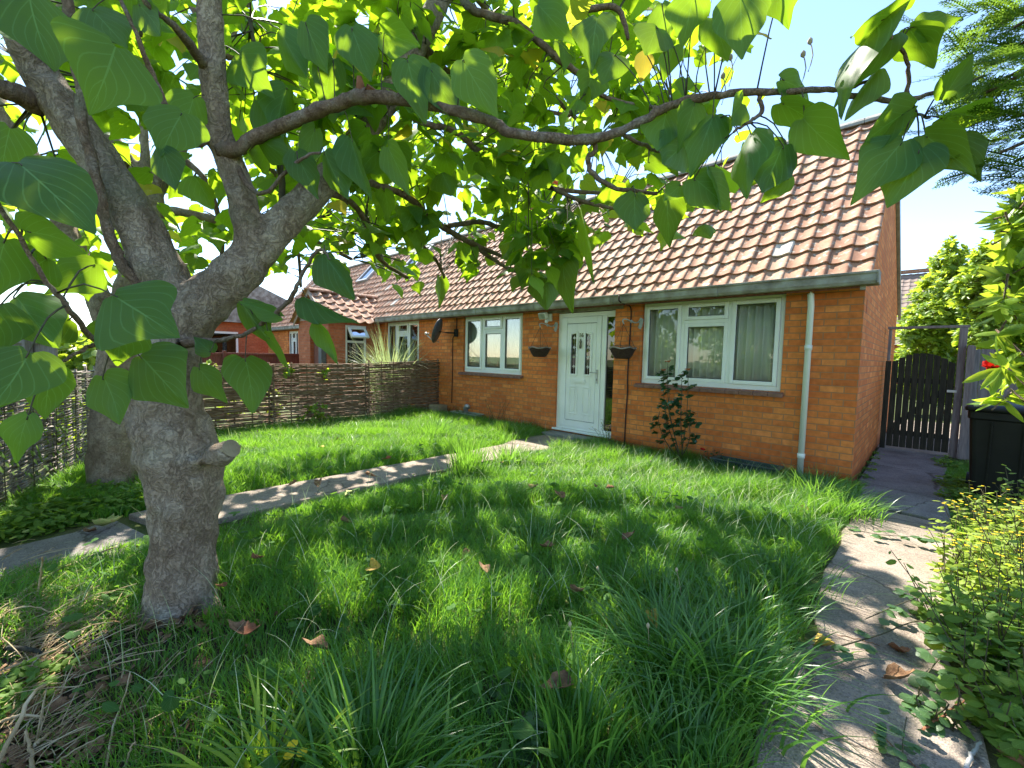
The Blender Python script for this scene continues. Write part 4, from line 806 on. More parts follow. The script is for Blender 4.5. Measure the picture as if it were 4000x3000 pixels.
    # broken side shoots
b=MB(); b.tube([at(783,210,2.12),at(778,185,2.11),at(776,165,2.10)],[.03,.022,.012],7); b.tube([at(795,207,2.1),at(803,188,2.08)],[.028,.024],8); b.build('broken_shoot',M['litter_red'],t1,smooth=True)
b1pts=np.concatenate(b1pts+[limbA[0][14:],limbB[0][12:],limbL[0][14:]])
t2=empty('foxglove_tree',gz(245,1047),'second large-leaved tree with straight grey trunk behind, against the left wattle fence','tree')
T2D=4.45
def p2(pts): return px_path([(x,y,r*.9,d) for x,y,r,d in pts])
woody('trunk',[p2([(243,1065,66,T2D),(246,1040,56,T2D),(246,960,51,T2D),(250,880,50,T2D),(262,760,46,T2D),(288,630,40,T2D),(316,510,33,T2D),(326,425,29,T2D)]),
 p2([(322,450,20,T2D),(312,400,18,4.4),(280,355,17,4.35),(240,290,15,4.3),(200,190,14,4.2),(140,60,12,4.1),(100,-60,10,4.0)]),
 p2([(326,440,22,T2D),(345,395,18,4.5),(385,335,14,4.55),(425,250,12,4.6),(478,120,11,4.7),(535,0,9,4.8)]),
 p2([(322,440,16,T2D),(314,340,11,4.4),(308,190,9,4.35),(312,20,8,4.3)]),
 p2([(262,770,34,T2D),(200,610,26,4.5),(130,470,23,4.5),(65,340,22,4.5),(0,230,21,4.5),(-80,120,18,4.5)]),
 p2([(318,480,14,T2D),(360,456,12,4.5),(430,466,11,4.6),(515,485,10,4.8),(600,470,8,5.0)])],M['bark'],t2,voxel=.022,disp=.018)
BR2=[[(515,485,8,4.8),(600,480,6,5.1),(680,520,5,5.4),(760,560,4,5.7)],[(425,250,9,4.6),(520,300,7,4.9),(600,380,6,5.2),(690,470,5,5.6)],[(385,335,8,4.55),(450,400,6,4.6),(480,520,5,4.8),(470,590,3,4.9)],
 [(65,340,12,4.5),(110,420,8,4.6),(150,520,6,4.6),(120,600,4,4.6)],[(280,355,10,4.3),(210,330,7,4.3),(150,380,5,4.2)],[(478,120,9,4.7),(580,130,7,5.0),(680,180,6,5.4),(780,250,5,5.8)],[(478,120,8,4.7),(430,40,7,4.7),(380,-40,6,4.7)],[(535,0,8,4.8),(640,-60,7,5.0),(780,-40,5,5.4)],[(600,380,5,5.2),(640,520,4,5.5),(650,620,3,5.7)],[(200,190,9,4.2),(110,190,7,4.1),(30,120,5,4.0)]]
b2pts=[]
for bp_ in BR2:
    P,R=px_path(bp_); b=MB(); b.tube(P,R,7,wob=.04); b.build('branch',M['bark2'],t2,smooth=True); b2pts.append(P)
b2pts=np.concatenate(b2pts)
# --- the big near leaves: stalk end, tip, width (px), distance
HERO=[(248,104,205,243,195,1.35),(60,-25,78,138,125,1.3),(350,325,392,423,68,1.75),(392,245,335,333,105,1.8),(40,352,190,480,150,1.15),(60,500,240,520,95,1.2),(205,572,130,640,95,1.4),(247,638,368,712,150,1.25),(60,765,-15,905,165,1.15),(303,770,382,862,145,1.6),(222,815,278,922,105,1.6),(30,640,95,740,95,1.3),(430,795,497,870,62,2.2),(530,776,560,882,105,2.1),(520,655,578,746,72,2.15),(605,682,512,640,60,2.15),(660,640,774,694,48,2.1),(688,700,757,780,45,2.1),(580,728,670,794,48,2.15),(700,545,768,628,60,2.0),(455,760,410,720,50,2.2),
 (60,900,20,1010,70,1.3),(150,690,60,700,90,1.4),(270,700,240,800,110,1.5),(100,560,20,610,100,1.3),(20,280,-10,390,90,1.5),(10,520,-40,640,110,1.2),(110,800,90,905,90,1.4),(0,660,-30,780,110,1.25),
 (640,330,690,430,75,2.2),(700,330,735,440,60,2.25),(560,220,600,330,75,2.4),(620,190,585,290,70,2.4),(520,120,575,200,80,2.3),(680,280,640,380,60,2.3),(300,10,380,90,100,1.9),(200,20,270,95,95,1.9),(420,210,392,300,70,2.2),(560,300,620,345,60,2.3),(760,300,800,430,70,2.2),(840,320,900,430,65,2.2),(880,130,905,245,85,2.0),(930,150,1010,280,80,2.0),(1000,130,1065,250,95,1.9),(660,50,700,160,90,2.1),(760,60,800,170,85,2.1),(830,70,930,110,80,2.1),(720,130,690,240,75,2.2),(600,60,640,150,70,2.2),
 (1195,-10,1200,85,75,1.9),(1163,10,1220,75,60,1.9),(1290,40,1270,140,70,1.9),(1330,120,1300,170,55,1.9),(1395,115,1385,178,40,1.8),
 (1500,-20,1478,98,105,1.55),(1540,40,1578,128,85,1.6),(1600,-15,1602,124,110,1.5),(1690,-40,1704,60,70,1.5),(1430,10,1440,110,70,1.7),(1420,60,1395,110,70,1.7),(1455,100,1435,165,60,1.75),
 (1500,225,1470,330,70,1.75),(1440,240,1420,345,75,1.8),(1540,250,1500,345,70,1.7),(1480,310,1420,370,75,1.8),(1400,350,1480,360,50,1.9),
 (1940,30,1808,17,62,1.5),(1912,38,1752,172,20,1.5),(1925,78,1803,172,70,1.52),(1892,150,1813,246,62,1.55),(1985,60,2092,30,88,1.5),(1965,62,2030,140,90,1.52),(1690,172,1790,200,48,1.65),(1690,222,1798,275,62,1.66),(1738,258,1829,358,95,1.62),(1965,238,1832,318,105,1.5),(1952,245,1840,346,16,1.5),(1948,308,1842,430,112,1.45),(1985,325,1926,466,118,1.42),(2035,215,2095,118,90,1.48),(2000,292,2112,378,95,1.42),(2030,255,2150,232,70,1.4),(2075,300,2115,386,60,1.4),(1692,315,1638,440,80,1.65),(1702,320,1630,380,72,1.68),(1702,382,1640,438,58,1.68),(1622,290,1594,416,70,1.66),(1540,368,1584,456,42,1.75),(1372,420,1372,514,66,1.95),(1440,425,1440,530,76,1.92),(1500,385,1585,456,95,1.75),(1470,400,1430,432,70,1.8),(1555,255,1548,330,60,1.7),(1600,225,1545,275,60,1.68),(1480,170,1470,215,50,1.8),
 (1215,560,1218,690-15,62,3.6),(1180,600,1185,662,60,3.9),(1260,470,1305,615,26,3.4),(1225,520,1245,575,50,3.8),(1150,565,1120,640-20,55,4.0),(1000,525,1035,590,50,4.0),(950,600,955,672,36,4.6)]
# --- crown: how densely each 100 px cell of the upper picture is leafed (0..9), cells then filled at real distances
COV=[
 [6,6,7,7,6,6,7,7,8,6,8,8,7,8,6,6,0,0,0,0,0,0],
 [4,5,6,6,5,4,5,5,7,7,8,8,4,8,4,1,0,0,0,0,0,0],
 [2,3,4,5,4,5,7,7,7,7,8,8,8,8,5,3,1,0,0,0,0,0],
 [2,3,4,4,3,6,7,7,8,7,7,7,7,6,4,2,0,0,0,0,0,0],
 [3,5,4,3,3,4,4,7,8,7,8,8,8,8,3,0,0,0,0,0,0,0],
 [3,4,5,5,5,4,5,7,8,8,8,8,5,1,0,0,0,0,0,0,0,0],
 [1,2,2,1,0,0,0,1,2,4,2,4,1,0,0,0,0,0,0,0,0,0]]
def canopy_points():
    A=[];B_=[]
    for j,row in enumerate(COV):
        for i,c in enumerate(row):
            if c==0: continue
            tau=-math.log(1-min(c/10,.93))
            far=(i<9 and j>=3) or (i<7 and rng.random()<.45)
            for kind,share in(('n',.45 if far else 1.0),('f',.55 if far else 0)):
                if not share: continue
                Lm=.157 if kind=='n' else .19
                d0,d1={'n':(2.5,3.4) if i<9 else (2.9,4.6)}.get(kind,(4.4,7.0))
                if kind=='n' and j>=4: d0,d1=3.2,4.6
                n=(2.1 if i>=7 and j>=3 else 1.35)*tau*share*1e4/((Lm*925/((d0+d1)/2))**2*.34)
                n=int(n+rng.random())
                for _ in range(n):
                    x=i*100+rng.uniform(-8,108); y=j*100+rng.uniform(-8,108)
                    if j==6 and (y>645 or (i>=10 and not(1120<x<1250 and y<635))): continue
                    y-=22*(j>=5 and i<8)+(14 if j>=5 and i>=8 else 0)
                    d=rng.uniform(d0,d1); (A if kind=='n' else B_).append(at(x,y,d))
    return np.array(A),np.array(B_)
NA,FA=canopy_points()
def off_frame(n,xr,yr,dr): return np.array([at(rng.uniform(*xr),rng.uniform(*yr),rng.uniform(*dr)) for _ in range(n)])
NA=np.concatenate([NA,off_frame(620,(-200,1500),(-620,-10),(2.4,4.2)),off_frame(160,(-700,-10),(-300,600),(1.6,3.2))])  # unseen crown leaves beyond the view, put in to shade the garden
FA=np.concatenate([FA,off_frame(350,(-200,900),(-400,0),(4.5,6.5)),off_frame(150,(-500,0),(-300,500),(3.5,5.5))])
def crown(tree,P0,bpts,Lr,mat,twr):
    # gather points into sprigs: leaves sit round the end of a twig that grows from the nearest branch
    n=len(P0); k=4; cen=P0[::k]; tw=MB(); P=[];T=[];Nn=[];L=[]
    for ci,c in enumerate(cen):
        dd=np.linalg.norm(bpts-c,axis=1); q=bpts[dd.argmin()]; ln=dd.min()
        if ln>.02 and ln<1.6:
            mid=(q+c)/2+np.array([rng.normal(0,.05),rng.normal(0,.05),.08*ln+rng.normal(0,.03)]); tw.tube(spline([q,mid,c],6),[twr*(1.5-1.1*t) for t in np.linspace(0,1,6)],4,cap=False)
        m=min(k,n-ci*k)
        for h in range(m):
            a=rng.uniform(0,2*math.pi); l=rng.uniform(*Lr)*(1.15 if rng.random()<.3 else 1)
            p=P0[ci*k+h]*.35+c*.65 if np.linalg.norm(P0[ci*k+h]-c)<.5 else P0[ci*k+h]
            out=np.array([math.cos(a),math.sin(a),0]); b0=p+out*rng.uniform(.02,.10)+np.array([0,0,rng.uniform(-.03,.05)])
            P.append(b0); T.append(out*rng.uniform(.4,1.1)+np.array([0,0,-rng.uniform(.1,.9)])); Nn.append(out*.35+np.array([rng.normal(0,.35),rng.normal(0,.35),.75])); L.append(l)
    leaves('foliage',mat,BIG,P,T,Nn,L,tree,W=rng.uniform(.9,1.25,len(P)))
    if tw.v: tw.build('twigs',M['twig'],tree,smooth=True)
# --- ground areas to put in leaf shade, and gaps cut for sun flecks
def poly_pts(px,step):
    q=np.array([gz(*p)[:2] for p in px]); x0,y0=q.min(0); x1,y1=q.max(0); out=[]
    for x in np.arange(x0,x1,step):
        for y in np.arange(y0,y1,step):
            c=False; xx=x+rng.normal(0,step*.25); yy=y+rng.normal(0,step*.25)
            for i in range(len(q)):
                a,b_=q[i],q[i-1]
                if (a[1]>yy)!=(b_[1]>yy) and xx<(b_[0]-a[0])*(yy-a[1])/(b_[1]-a[1])+a[0]: c=not c
            if c: out.append((xx,yy,.05))
    return np.array(out)
FLECK=np.array([[*gz(x,y)[:2],r] for x,y,r in [(1120,1300,.08),(900,1330,.07),(1000,1380,.07),(680,1230,.08),(1250,1200,.10),(1080,1200,.08),(960,1160,.09),(1480,1180,.12),(1600,1200,.10),(820,1140,.09),(1400,1130,.12),(1150,1420,.06),(1540,1260,.07),(1680,1200,.10),(985,1255,.20),(1010,1300,.18),(760,1300,.09),(740,1260,.08),(1255,1440,.10),(1290,1490,.09),(1310,1520,.07),(560,1200,.06),(1180,1110,.12),(1300,1140,.10),(1850,1310,.12),(1830,1360,.07),(1900,1440,.16),(1840,1440,.08),(1800,1560,.06),(1850,1630,.16),(2000,1500,.06),(1960,1560,.06),(730,1095,.06),(640,1120,.05),(820,1060,.06),(1060,1130,.06),(880,1180,.05),(1420,1240,.05),(1340,1330,.05)]])
def ray_off(Q,G): # distance of points Q from the sun ray through ground point G, and height along it
    d=Q-G; t=d@SD; return np.linalg.norm(d-t[:,None]*SD,axis=1),t
keepN=np.ones(len(NA),bool); keepF=np.ones(len(FA),bool)
for x,y,r_ in FLECK:
    G=np.array([x,y,.06]); a,t=ray_off(NA,G); keepN&=~((a<r_+.17)&(t>0)); a,t=ray_off(FA,G); keepF&=~((a<r_+.2)&(t>0))
NA=NA[keepN]; FA=FA[keepF]
def cov_at(p):
    d=p-CAM; z=d@CF
    if z<.3: return 9,0
    x=(2000+1672.786*(d@CR)/z)/K; y=(1500-1672.786*(d@CU)/z)/K
    if y<-30 or x<-40 or x>2260: return 9,z
    i,j=int(max(x,0)//100),int(max(y,0)//100)
    return (COV[j][i] if j<6 and i<22 else 0),z
SH=[([(0,1659),(330,1200),(480,1160),(640,1115),(1000,1075),(1300,1075),(1500,1100),(1700,1140),(1830,1160),(1790,1250),(1740,1380),(1690,1540),(1560,1659)],.13,3),
    ([(0,1659),(200,1400),(500,1330),(900,1400),(1300,1380),(1740,1380),(1690,1540),(1560,1659)],.12,4),
    ([(265,1115),(700,1045),(960,1000),(960,1030),(640,1100),(300,1185)],.14,3),([(0,1110),(330,1040),(330,1100),(0,1250)],.15,4),
    ([(1790,1180),(1930,1260),(1990,1400),(2020,1659),(1560,1659),(1700,1500)],.13,3),([(480,1070),(1000,990),(1000,970),(700,1000),(480,1040)],.18,2)]
def ray_to_fleck(p):
    k=(p[2]-.06)/SD[2]; g=p-SD*k; return np.hypot(g[0]-FLECK[:,0],g[1]-FLECK[:,1])<FLECK[:,2]+.06
XP=[]
allp=np.concatenate([NA,FA])
targets=[(g,w_) for px,st,w_ in SH for g in poly_pts(px,st)]+[(at((h[0]+h[2])/2,(h[1]+h[3])/2,h[5]),5) for h in HERO if h[0]<420 or (h[0]<700 and h[1]>520)]
for g,need in targets:
    if len(FLECK) and np.any(np.hypot(g[0]-FLECK[:,0],g[1]-FLECK[:,1])<FLECK[:,2]+.05) and g[2]<.1: continue
    Q=np.concatenate([allp,np.array(XP).reshape(-1,3)]); a,t=ray_off(Q,g); have=int(((a<.10)&(t>.4)).sum())
    tries=0
    while have<need and tries<24:
        tries+=1; h=rng.uniform(2.9,7.0) if g[2]<.1 else rng.uniform(.6,2.6)
        p=g+SD*(h/SD[2]); c_,z=cov_at(p)
        if c_<4 or np.linalg.norm(p-CAM)<1.7 and c_<9: continue
        if np.linalg.norm(p-CAM)<1.0: continue
        if np.any(ray_to_fleck(p)): continue
        XP.append(p); have+=1
XP=np.array(XP); print('shade leaves',len(XP))
dn=np.linalg.norm(XP[:,None,:]-b1pts[None,::6,:],axis=2); tw=MB(); nr=dn.argmin(1); dm=dn.min(1)
for i in range(0,len(XP),2):
    if .02<dm[i]<1.5: q=b1pts[::6][nr[i]]; tw.tube(spline([q,(q+XP[i])/2+[0,0,.06],XP[i]],5),[.006,.005,.004,.003,.002],4,cap=False)
tw.build('added_shade_twigs',M['twig'],t1,smooth=True)  # twigs for the added shade leaves
jt=rng.normal(0,1,(len(XP),3)); hz=unit(rng.normal(0,1,(len(XP),3))*[1,1,0]); Tx=hz*.8+np.array([0,0,-.5]); Lx=rng.uniform(.15,.25,len(XP))
leaves('added_shade_leaves',M['leaf_small'],BIG,XP-unit(Tx)*Lx[:,None]*.4,Tx,SD+jt*.35,Lx,t1)  # leaves added along sun rays to shade the lawn and near leaves
crown(t1,NA,b1pts,(.105,.20),M['leaf_small'],.0045)
crown(t2,FA,b2pts,(.12,.24),M['leaf_small'],.007)
P=[];T=[];Nn=[];L=[];rn=[];WW=[]; pet=MB()
for (x0,y0,x1,y1,wd,d) in HERO:
    p=at(x0,y0,d); q=at(x1,y1,d*rng.uniform(.95,1.02)); t=q-p; l=np.linalg.norm(t); t/=l; c=unit(CAM-p); s=np.cross(t,c); 
    ra=min(1.1,wd/(math.hypot(x1-x0,y1-y0)*.98)); ww_=max(.62,min(1.08,ra)); th=math.acos(max(.1,min(1,ra/ww_*rng.uniform(.9,1))))*(1 if rng.random()<.6 else -1); WW.append(ww_)
    nn=c-t*(c@t); nn/=np.linalg.norm(nn); nn=nn*math.cos(th)+unit(s)*math.sin(th)
    if nn[2]<-.2: nn=-nn
    P.append(p);T.append(t);Nn.append(nn);L.append(l*.94); rn.append(rng.random()*.9 if not(1380<x0<1400 and y0==115) else .99)
    dd=np.linalg.norm(b1pts-p,axis=1); k=b1pts[dd.argmin()]
    if .01<dd.min()<.5: pet.tube(spline([k,(k+p)/2+np.array([0,0,.03]),p,p+t*l*.05],7),[.0035,.003,.0026,.0024,.0022,.002,.0018],5)
nl_=leaves('near_leaves',M['leaf'],BIG,P,T,Nn,L,t1,W=np.array(WW),rnd=np.array(rn)); sm_=nl_.modifiers.new('soft','SUBSURF'); sm_.levels=1; sm_.render_levels=1; pet.build('leaf_stalks',M['twig'],t1,smooth=True)
# seed capsules on bare spikes along the long branch
for (x,y,d) in((1578,125,1.72),(1562,165,1.72),(1750,60+30,1.64),(1735,118,1.64),(1425,330,1.95),(1135,470,3.5),(1160,480,3.5),(1055,690-45,4.0)):
    b=MB(); p=at(x,y,d); q=p+np.array([.0,.0,-.11]); b.tube(spline([q,q*.5+p*.5+[.012,0,0],p],5),.002,4); b.lathe(p,[(.001,-.012),(.009,-.004),(.009,.006),(.002,.016)],7); b.build('seed_capsule',M['seed'],t1,smooth=True)
# ================================================================ cypress overhead on the right
cy=empty('cypress_tree',(2.9,-4.3,0),'dark feathery cypress tree leaning into the top right corner','tree')
b=MB(); b.tube([(2.9,-4.3,-.1),(2.88,-4.28,2),(2.85,-4.25,5),(2.85,-4.2,7.5)],[.17,.14,.09,.03],12,wob=.05); b.build('trunk',M['bark2'],cy,smooth=True)
def spray(b,base,ax,up,L,r):
    """flat feathery spray: stem with paired side shoots, each with pairs of scale-leaf twigs"""
    ax=unit(ax); sd=unit(np.cross(ax,up)); n=13
    def strip(p,d,l,wd):
        s=np.cross(d,np.cross(ax,sd)); s=s/(np.linalg.norm(s)+1e-9)*wd; k=len(b.v); nn=np.cross(ax,sd)*wd*.5
        b.v+=[tuple(p-s),tuple(p+s),tuple(p+d*l*.55+s*.8+nn),tuple(p+d*l*.55-s*.8+nn),tuple(p+d*l)]; b.f+=[(k,k+1,k+2,k+3),(k+3,k+2,k+4)]
    for i in range(n):
        t=i/n; p=base+ax*L*t+np.array([0,0,-.12*L*t*t]); 
        for sg in(-1,1):
            l=L*.36*(1-t)**.8*r.uniform(.6,1.1)+.012; d=unit(ax*.8+sd*sg*.75+np.array([0,0,r.normal(-.05,.1)])); strip(p,d,l,.0018)
            m=max(2,int(l/.016))
            for h in range(m):
                for s2 in(-1,1): strip(p+d*l*(h+.5)/m,unit(d*.8+unit(np.cross(d,np.cross(ax,sd)))*s2*.65),l*.3*(1-h/m)+.007,.0017)
    strip(base,ax,L,.004)
b=MB(); r=np.random.default_rng(3); cyb=MB()
for (x,y,d,n) in((2190,60,1.45,6),(2240,150,1.4,8),(2150,-20,1.5,4),(2200,250,1.4,6),(2260,300,1.35,7),(2130,200,1.45,4),(2160,330,1.38,4),(2280,200,1.4,8),(2230,0,1.5,7),(2290,80,1.5,7),(2270,370,1.4,4),(2330,200,1.5,8),(2180,110,1.5,9),(2215,190,1.5,11),(2170,170,1.48,7),(2230,80,1.55,12),(2200,300,1.5,8),(2240,250,1.5,11),(2150,60,1.55,6),(2260,20,1.6,12),(2190,350,1.45,6),(2220,120,1.7,14),(2250,320,1.6,10)):
    c=at(x,y,d); cyb.tube(spline([(2.86,-4.26,c[2]+.5),(c+np.array([2.86,-4.26,c[2]+.45]))/2+[0,0,.1],c],8),[.02,.018,.016,.013,.011,.009,.007,.005],6)
    for _ in range(n):
        p=c+r.normal(0,.07,3); spray(b,p,-CR*r.uniform(.6,1.1)+CU*r.uniform(-.55,.35)+CF*r.uniform(-.3,.3),np.array([r.normal(0,.5),r.normal(0,.5),1]),r.uniform(.10,.20),r)
nv=len(b.v); o=mesh_obj('foliage',b.v,b.f,M['cypress'],cy,True,{'rnd':np.repeat(r.random(nv//5+1),5)[:nv]}); cyb.build('boughs',M['bark2'],cy,smooth=True)
# ================================================================ shrubs behind the gate and the lance-leaved shrub on the right
def shrub(name,loc,blobs,label,mat,tm,Lr,n,seed,cat='shrub',up=.4,stems=9):
    r=np.random.default_rng(seed); root=empty(name,loc,label,cat,None); P=[];T=[];Nn=[];L=[]
    tot=sum(q[3]*q[3] for q in blobs); tw=MB(); loc=np.array(loc,float)
    for (x,y,d,rad,*rest) in blobs:
        c=at(x,y,d); R=rad*d*PXM; asp=rest[0] if rest else 1.0; m=int(n*rad*rad/tot)
        tw.tube(spline([loc+r.normal(0,.12,3)*[1,1,0],(loc+c)/2+r.normal(0,.1,3),c+[0,0,R*asp*.6]],7),[.03,.026,.022,.018,.014,.01,.005],6)
        for _ in range(m//7):
            v=unit(r.normal(0,1,3)); s=c+v*[1,1,asp]*R*r.random()**.4; g=unit(v*.8+np.array([0,0,up])+r.normal(0,.3,3)); tl=r.uniform(.1,.25)*Lr[1]*5
            if r.random()<.5: tw.tube([s-g*tl,s],[.006,.003],4,cap=False)
            for h in range(7):
                a=r.uniform(0,6.28); sx,sy,_=frame_of(g); o=math.cos(a)*sx+math.sin(a)*sy
                P.append(s-g*tl*.5*h/7); T.append(o+g*r.uniform(.1,.9)); Nn.append(g+r.normal(0,.4,3)); L.append(r.uniform(*Lr))
    tw.build('stems',M['bark2'],root,smooth=True); leaves('foliage',mat,tm,P,T,Nn,L,root,W=r.uniform(.8,1.2,len(P))); return root
shrub('bay_tree',tuple(gz(2050,895)[:2])+(0,),[(2050,640,12.4,66),(2050,570,12.4,34,1.3),(2052,532,12.4,12,2.0),(2010,700,12.2,56),(2090,700,12.4,60),(1985,715,12,36),(2000,800,12.4,70),(2060,810,12.6,70)],'bright bushy tree with pointed top behind the arched gate',M['hedge'],LANCE+OVAL,(.11,.21),17000,31,'tree',.9)
shrub('hedge_shrub',tuple(at(2160,800,10.4)[:2])+(0,),[(2125,620,10.2,54),(2132,555,10.2,26,1.4),(2170,650,10,66),(2205,590,10,60),(2130,720,10.2,50),(2210,740,10,60)],'bright leafy shrub rising above the grey side fence',M['hedge'],LANCE+OVAL,(.11,.2),14000,32,up=.9)
shrub('lance_leaved_shrub',(2.3,-2.9,0),[(2205,440,2.5,30,1.3),(2225,510,2.5,40),(2205,590,2.4,36),(2235,650,2.5,50),(2215,730,2.4,34),(2230,800,2.4,36),(2285,600,2.6,80),(2290,740,2.6,80),(2175,650,2.4,20),(2165,795,2.35,18),(2185,500,2.5,22),(2160,610,2.45,14),(2150,720,2.4,14),(2180,850,2.35,18)],'bright shrub with long pointed leaves at the right edge above the bin',M['laurel'],LANCE,(.09,.17),1500,33,up=.2)
# red bloom among those leaves
b=MB(); c=at(2140,792,2.6)
Pq=[];Tq=[];Nq=[]
for k in range(9): a=k*.9; Pq.append(c); Tq.append(unit(rng.normal(0,1,3))); Nq.append(-CF+.6*rng.normal(0,1,3))
st=empty('red_flower',c,'red flower hanging at the right edge against the grey fence','flower'); leaves('petals',M['petal_r'],OVAL,Pq,Tq,Nq,.05,st,W=1.3)
b.tube(spline([c,c+[.2,.1,-.1],c+[.5,.3,-.2],(2.2,-1.8,.3)],8),.005,5); b.build('stem',M['twig'],st,smooth=True)
r=np.random.default_rng(61)
for k,(x,y,h,lb) in enumerate([(-9.5,-13.5,3.4,'added unseen tree behind the viewer, mirrored at the left of the right window'),(-5.5,-14.5,4.2,'taller added unseen tree behind the viewer, mirrored in the middle of the right window'),(-1.5,-13.5,3.2,'round added unseen tree behind the viewer, mirrored at the right of the right window'),(-14.5,-13.0,3.8,'added unseen tree behind the viewer farthest along, mirrored in the door glass')]):
    rt=empty('added_mirror_tree',(x,y,0),lb,'tree'); b=MB(); b.tube([(x,y,-.1),(x+.05,y,h*.4),(x,y+.1,h*.8)],[.14,.1,.04],8); b.build('trunk',M['bark2'],rt,smooth=True); n=2200  # trees added out of view, only for the window glass to reflect
    v=unit(r.normal(0,1,(n,3))); P=np.array([x,y,h*.56])+v*[1.9,1.5,h*.46]*(r.random((n,1))**.35)*(.8+.25*np.sin(5*v[:,:1]+4*v[:,1:2]+k)); g=unit(v+r.normal(0,.7,(n,3))); leaves('foliage',M['hedge'],OVAL,P,g,v+r.normal(0,.5,(n,3))+[0,0,.5],r.uniform(.14,.26,n),rt)
shrub('pale_tree',(-33,-2,0),[(490,690,26,20),(505,705,26,16),(480,715,26,18)],'pale blossoming tree far off left of the distant house',M['pampas'],OVAL,(.25,.4),700,34,'tree')
shrub('far_tree',(-38,-14,0),[(150,760,28,60),(60,740,28,60),(230,770,28,50),(20,800,28,60)],'distant green tree beyond the far left boundary',M['hedge'],OVAL,(.4,.7),1500,35,'tree')
shrub('added_side_tree',(-17,-11.5,0),[(-520,700,13,120),(-560,620,13,110),(-480,780,13,110),(-640,720,13.5,130)],'added unseen tree left of the view, mirrored in the left window',M['hedge'],OVAL,(.2,.34),2200,38,'tree')  # added out of view to give the left window a green reflection
shrub('added_side_tree',(-24,-8,0),[(-200,700,19,110),(-150,640,19,90),(-260,760,19,110)],'second added unseen tree left of the view, farther off, for window reflections',M['hedge'],OVAL,(.25,.4),1800,39,'tree')  # also added out of view for the window reflections
shrub('garden_shrub',(-9.6,-3.2,0),[(455,790,7.6,18),(620,800,8,16),(700,805,8.5,14),(580,870,8.2,34),(500,880,8,40),(680,900,8.2,34)],'yellow-green garden shrub peeping over the wattle fence',M['hedge'],OVAL,(.06,.1),900,36)
shrub('side_garden_shrub',(-7.6,-8.0,0),[(60,950,5.6,50),(130,900,5.8,50),(0,880,5.2,60),(170,960,6,40)],'sunlit shrub showing through the grey wattle at far left',M['hedge'],OVAL,(.06,.12),1000,37)
# ================================================================ grass and ground cover
def nz(x,y,s,k=0): return (np.sin(x*s*1.7+k)*np.cos(y*s*1.3-k*.7)+np.sin((x+y)*s*.9+2*k)*np.cos((x-y)*s*1.1+k)+np.sin(x*s*3.1-y*s*2.3+k))/3
def sow(n,x0,x1,y0,y1,keep):
    x=rng.uniform(x0,x1,n); y=rng.uniform(y0,y1,n); m=keep(x,y); return np.stack([x[m],y[m],np.full(m.sum(),-.02)],1)
trA=gz(394,1322)[:2]; trB=gz(245,1047)[:2]
def soilmask(x,y): # thin, bare corner by the front tree
    return np.clip(1.25-np.hypot((x+1.95)/.85,(y+6.45)/.75),0,1)
def lawn(name,P,hmin,hmax,wd,label,seed,mat='grass'):
    x,y=P[:,0],P[:,1]; h=nz(x,y,2.1,seed)*.5+nz(x,y,5.3,seed+2)*.5
    H=np.clip(hmin+(hmax-hmin)*(.5+.75*h)+rng.normal(0,.02,len(P)),.03,.42)
    H*=1+.55*np.exp(-((y+1.15)/.35)**2)*(x>-3.6); H*=1+.4*np.exp(-((y+.9)/.35)**2)*(x<-4.3)
    H*=1-.55*np.exp(-((x+3.55)/.28)**2)*(x>-3.8)*(y<-1.2); H*=1-.4*np.exp(-((x+4.32)/.22)**2)*(x<-4.2)
    thin=soilmask(x,y); H*=1-.65*thin
    az=2.2*nz(x,y,1.6,seed+4)*math.pi+rng.normal(0,1.5,len(P)); rnd=np.clip(rng.random(len(P))*.9+.12*nz(x,y,1.2,seed+7),0,.96); dead=rng.random(len(P))<.035+.25*thin; rnd[dead]=.98
    return tag(blades(name,M[mat],P,H,wd*rng.uniform(.7,1.3,len(P)),rng.uniform(.25,.95,len(P)),rnd=rnd,az=az),label,'grass',kind='stuff')
edge=lambda x,y: (x>-3.55+.05*nz(x,y,6))&(x<.10+.05*nz(x,y,5,2)+np.where(y<-3.3,.07,0))
near=lambda x,y: edge(x,y)&(np.hypot(x-trA[0],y-trA[1])>.17)&(rng.random(len(x))>.55*soilmask(x,y))
lawn('lawn_grass',np.concatenate([sow(52000,-3.7,.3,-2.6,-.05,near),sow(85000,-3.7,.3,-7.2,-2.6,near)]),.05,.25,.0052,'long uncut grass of the front lawn between the two paths',1)
back=lambda x,y:(x<-4.32+.05*nz(x,y,6))&(np.hypot(x-trB[0],y-trB[1])>.27)&(y>-5.75+(-7.97-x)*.318)
lawn('side_lawn_grass',sow(105000,-7.95,-4.2,-7.2,-.05,back),.10,.28,.0055,'long sunlit grass between the door path and the wattle fence',3)
P=np.concatenate([sow(1100,-3.5,0,-2.6,-.7,edge),sow(500,-3.5,0,-6.3,-2.6,near),sow(1100,-7.9,-4.3,-5.5,-.1,back)])
tag(blades('seeding_grass',M['pampas'],P,rng.uniform(.22,.42,len(P)),.004,rng.uniform(.2,.9,len(P)),seg=5,droop=.8,rnd=.4+.6*rng.random(len(P))),'taller pale seeding grass stems scattered through both lawns','grass',kind='stuff')
n=2600; P=np.concatenate([sow(n,-3.5,.05,-6.4,-.8,near),sow(n//2,-7.9,-4.3,-5.5,-.2,back)]); k_=nz(P[:,0],P[:,1],3.3,9)>.05; P=P[k_]; P[:,2]=rng.uniform(.04,.13,len(P)); a=rng.uniform(0,6.28,len(P))
